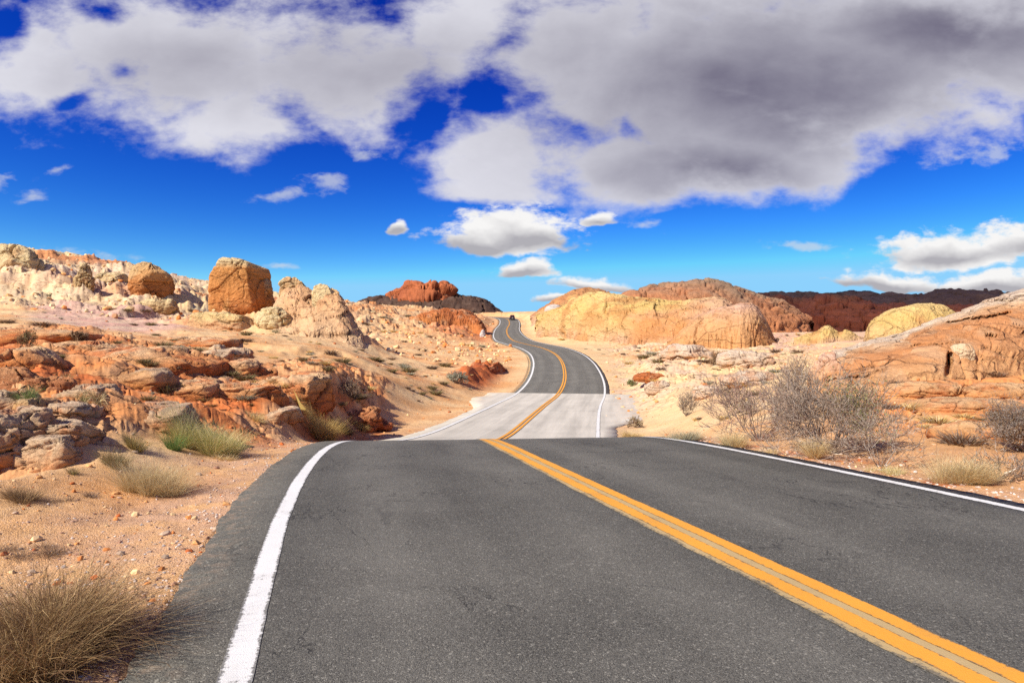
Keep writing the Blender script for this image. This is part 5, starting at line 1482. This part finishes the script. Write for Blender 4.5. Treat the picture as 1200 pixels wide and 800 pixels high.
# --- small shrubs dotted over the slopes
protos = []
for k, (pal, hh, spr) in enumerate([(SAGE, .34, 62), (GREY + BROWN, .32, 66), (STRAW + GOLD, .34, 58), (OLIVE + BROWN, .36, 55)]):
    V, F, Cc = blades(240, .36, hh, .030, pal, 400 + k, spread=spr, root=.55, droop=.5, segs=3)
    protos.append((V, F, Cc))
ZONES = [
    ('grey-green desert shrub dotted on the orange flat left of the road', 'shrubs on the flat left of the road', (170, 585), (385, 470), 150, [0, 0, 1, 2, 3]),
    ('dry shrub dotted on the stony hillside left of the road', 'shrubs on the left hillside', (0, 580), (345, 383), 55, [1, 3, 0]),
    ('small desert shrub dotted on the sandy slope right of the road', 'shrubs on the slope right of the road', (635, 935), (392, 492), 95, [1, 2, 0, 3]),
    ('dark shrub dotted along the skyline saddle by the road summit', 'shrubs by the road summit', (560, 690), (366, 380), 16, [3, 1]),
    ('little dry shrub among the red slabs of the left outcrop', 'shrubs among the red slabs', (0, 430), (402, 500), 34, [2, 3, 1]),
    ('little dry shrub on the orange rock apron below the sloping slab', 'shrubs on the apron below the slab', (1000, 1200), (440, 520), 16, [2, 1, 3]),
]
rz = np.random.RandomState(77)
shared = {}
for zi, (lab, grp, pxr, pyr, cnt, kinds) in enumerate(ZONES):
    made = 0
    for _ in range(cnt * 3):
        if made >= cnt: break
        h = hit(rz.uniform(*pxr), rz.uniform(*pyr), 9)
        if h is None: continue
        x, y, z = h
        off = road_nearest(np.array([x]), np.array([y]))[0][0]
        if -LEFT_W - 2.2 < off < RIGHT_W + 2.2: continue
        if 625 < 600 + FPX * x / y and y < 50 and off < RIGHT_W + 6.5 and y > 26: continue
        if zi == 4 and y < 17: continue
        k = kinds[rz.randint(len(kinds))]
        s = (.35 + 1.0 * rz.uniform(0, 1) ** 1.8) * (.55 + .011 * min(y, 100)) * (.75 if zi == 4 else 1)
        if k not in shared:
            o = mesh_np('desert_shrub', *protos[k][:2], M_PLANT, protos[k][2]); shared[k] = o.data
        else:
            o = bpy.data.objects.new('desert_shrub', shared[k]); COL.objects.link(o)
        o.location = (x, y, z - .02); o.rotation_euler = (0, 0, rz.uniform(0, 6.28)); o.scale = (s * rz.uniform(1, 1.5), s * rz.uniform(1, 1.5), s * rz.uniform(.65, 1.0))
        tag(o, lab, 'shrub', grp); made += 1

# ------------------------------------------------------------------ the car near the summit
def car_materials():
    out = {}
    for nm, c, r, met in (('car_paint', (.055, .010, .014), .25, .3), ('car_glass', (.02, .022, .025), .06, 0), ('tyre_rubber', (.015, .015, .015), .9, 0),
                          ('rim_metal', (.45, .45, .46), .3, 1), ('tail_lamp', (.35, .012, .01), .25, 0), ('black_trim', (.02, .02, .02), .6, 0), ('plate', (.6, .62, .65), .5, 0)):
        m, nt, b = new_mat(nm)
        geo = N(nt, 'ShaderNodeNewGeometry')
        n = noise(nt, geo.outputs['Position'], 6.0, 4) * 0.3 + 0.85
        setc(nt, b, mixc(nt, 1.0, c, comb(nt, n, n, n), 'MULTIPLY'))
        b.inputs['Roughness'].default_value = r; b.inputs['Metallic'].default_value = met; b.inputs['Specular IOR Level'].default_value = .5
        out[nm] = m
    return out


def loft(name, rings, mat, parent, cap=True):
    """rings: list of (n,3) arrays of equal length, closed round."""
    n = len(rings[0]); V = np.vstack(rings); F4 = grid_faces(len(rings), n, True)
    Fs = [F4]
    if cap: Fs += [np.arange(n)[::-1][None], ((len(rings) - 1) * n + np.arange(n))[None]]
    o = mesh_np(name, V, Fs, mat, None, None, True, parent)
    for p in o.data.polygons:
        if len(p.vertices) > 4: p.use_smooth = False
    return o


def rounded(w, h, cx, cz, rad, y, n=5):
    pts = []
    for sx, sz, a0 in ((1, 1, 0), (-1, 1, 90), (-1, -1, 180), (1, -1, 270)):
        for k in range(n):
            a = math.radians(a0 + 90 * k / (n - 1))
            pts.append((cx + sx * (w / 2 - rad) + rad * math.cos(a), y, cz + sz * (h / 2 - rad) + rad * math.sin(a)))
    return np.array(pts)


def quad_prism(name, pts, thick, nrm, mat, parent):
    p = np.array(pts, float); nv = np.array(nrm, float) / np.linalg.norm(nrm) * thick
    V = np.vstack([p, p + nv]); n = len(p)
    F = [np.arange(n)[::-1][None], (n + np.arange(n))[None], np.array([[i, (i + 1) % n, n + (i + 1) % n, n + i] for i in range(n)])]
    return mesh_np(name, V, F, mat, smooth=False, parent=parent)


def build_car():
    M = car_materials()
    s = S_AT(243)
    p, n = road_frame(np.array([s])); t = np.array([n[0, 1] * -1, n[0, 0]])
    off = 1.35
    loc = (p[0, 0] + n[0, 0] * off, p[0, 1] + n[0, 1] * off, p[0, 2] + .01)
    yaw = math.atan2(-RT[np.argmin(np.abs(RS - s))][0], RT[np.argmin(np.abs(RS - s))][1])
    root = empty('car', loc, yaw)
    tag(root, 'dark maroon boxy car driving away near the road summit', 'car')
    # local axes: +Y forwards, the tail faces the camera; 1.9 wide, 4.6 long, 1.8 high
    lower = [rounded(w, h, 0, cz, r, y) for y, w, h, cz, r in ((-2.30, 1.70, .50, .72, .12), (-2.22, 1.86, .66, .70, .14), (-1.9, 1.9, .74, .70, .14), (1.1, 1.9, .74, .70, .14), (1.9, 1.84, .66, .68, .16), (2.25, 1.70, .48, .62, .14))]
    body = loft('body', lower, M['car_paint'], root)
    upper = [rounded(w, h, 0, cz, r, y) for y, w, h, cz, r in ((-2.16, 1.62, .10, 1.08, .045), (-2.02, 1.56, .62, 1.32, .12), (-1.75, 1.52, .74, 1.40, .14), (.2, 1.50, .74, 1.40, .16), (.75, 1.50, .44, 1.24, .14), (1.25, 1.56, .08, 1.06, .03))]
    loft('cabin', upper, M['car_paint'], root)
    quad_prism('rear_window', [(-.62, -2.125, 1.16), (.62, -2.125, 1.16), (.56, -2.03, 1.56), (-.56, -2.03, 1.56)], .02, (0, -1, .2), M['car_glass'], root)
    quad_prism('windscreen', [(-.62, 1.10, 1.16), (-.56, .52, 1.60), (.56, .52, 1.60), (.62, 1.10, 1.16)], .03, (0, .6, 1), M['car_glass'], root)
    for sx in (-1, 1):
        for y0, y1 in ((-1.75, -.85), (-.75, .12), (.2, .62)):
            quad_prism('side_window', [(sx * .765, y0, 1.16), (sx * .765, y1, 1.16), (sx * .752, y1 - (.28 if y1 > .5 else 0), 1.58), (sx * .752, y0, 1.58)], .02, (sx, 0, 0), M['car_glass'], root)
        quad_prism('tail_lamp', [(sx * .70, -2.262, .80), (sx * .88, -2.24, .80), (sx * .86, -2.24, 1.02), (sx * .70, -2.262, 1.02)], .03, (0, -1, 0), M['tail_lamp'], root)
        quad_prism('wing_mirror', [(sx * .96, .70, 1.08), (sx * 1.14, .70, 1.08), (sx * 1.14, .70, 1.24), (sx * .96, .70, 1.24)], .1, (0, 1, 0), M['black_trim'], root)
        for y in (-1.38, 1.42):
            ang = np.linspace(0, 2 * np.pi, 24, endpoint=False)
            def ring(r, x): return np.stack([np.full(24, x), y + r * np.cos(ang), .36 + r * np.sin(ang)], 1)
            xs = sx * .74; xo = sx * .965
            wl = loft('wheel', [ring(.30, xs), ring(.36, xs + sx * .03), ring(.36, xo - sx * .03), ring(.31, xo), ring(.24, xo - sx * .02)], M['tyre_rubber'], root)
            loft('rim', [ring(.235, xo - sx * .015), ring(.20, xo - sx * .002), ring(.06, xo + sx * .004)], M['rim_metal'], wl)
    loft('bumper', [rounded(1.74, .22, 0, .48, .06, -2.36), rounded(1.86, .26, 0, .48, .07, -2.28), rounded(1.88, .26, 0, .48, .07, -2.05)], M['black_trim'], root)
    quad_prism('number_plate', [(-.26, -2.31, .68), (.26, -2.31, .68), (.26, -2.31, .82), (-.26, -2.31, .82)], .015, (0, -1, 0), M['plate'], root)


build_car()

# ------------------------------------------------------------------ unseen cloud mesh, added overhead to cast the shade on the mesa
def build_shade_cloud():
    m, nt, b = new_mat('shade_cloud_white')
    geo = N(nt, 'ShaderNodeNewGeometry')
    n = noise(nt, geo.outputs['Position'], .02, 6) * .12 + .78
    setc(nt, b, comb(nt, n, n, n)); b.inputs['Roughness'].default_value = 1.0
    b.inputs['Alpha'].default_value = 0.60      # a cloud lets some of the sun through
    H = 900.0; k = H / math.tan(SUN_EL)
    cx, cy = 345 + SUN_FROM[0] * k, 620 + SUN_FROM[1] * k
    nu, nv = 110, 60
    th = np.linspace(0, 2 * np.pi, nu, endpoint=False); ph = np.linspace(-np.pi / 2, np.pi / 2, nv)
    T, Pp = np.meshgrid(th, ph)
    d = np.stack([np.cos(Pp) * np.cos(T), np.cos(Pp) * np.sin(T), np.sin(Pp)], -1).reshape(-1, 3)
    r = 1 + .30 * fbm3(d[:, 0] * 2, d[:, 1] * 2, d[:, 2] * 2, 5, 7)
    P = d * r[:, None] * np.array([290, 300, 80]); P[:, 2] = np.where(P[:, 2] < 0, P[:, 2] * .35, P[:, 2])
    o = mesh_np('cloud', P, grid_faces(nv, nu, True), m); o.location = (cx, cy, H)
    tag(o, kind='stuff')


build_shade_cloud()
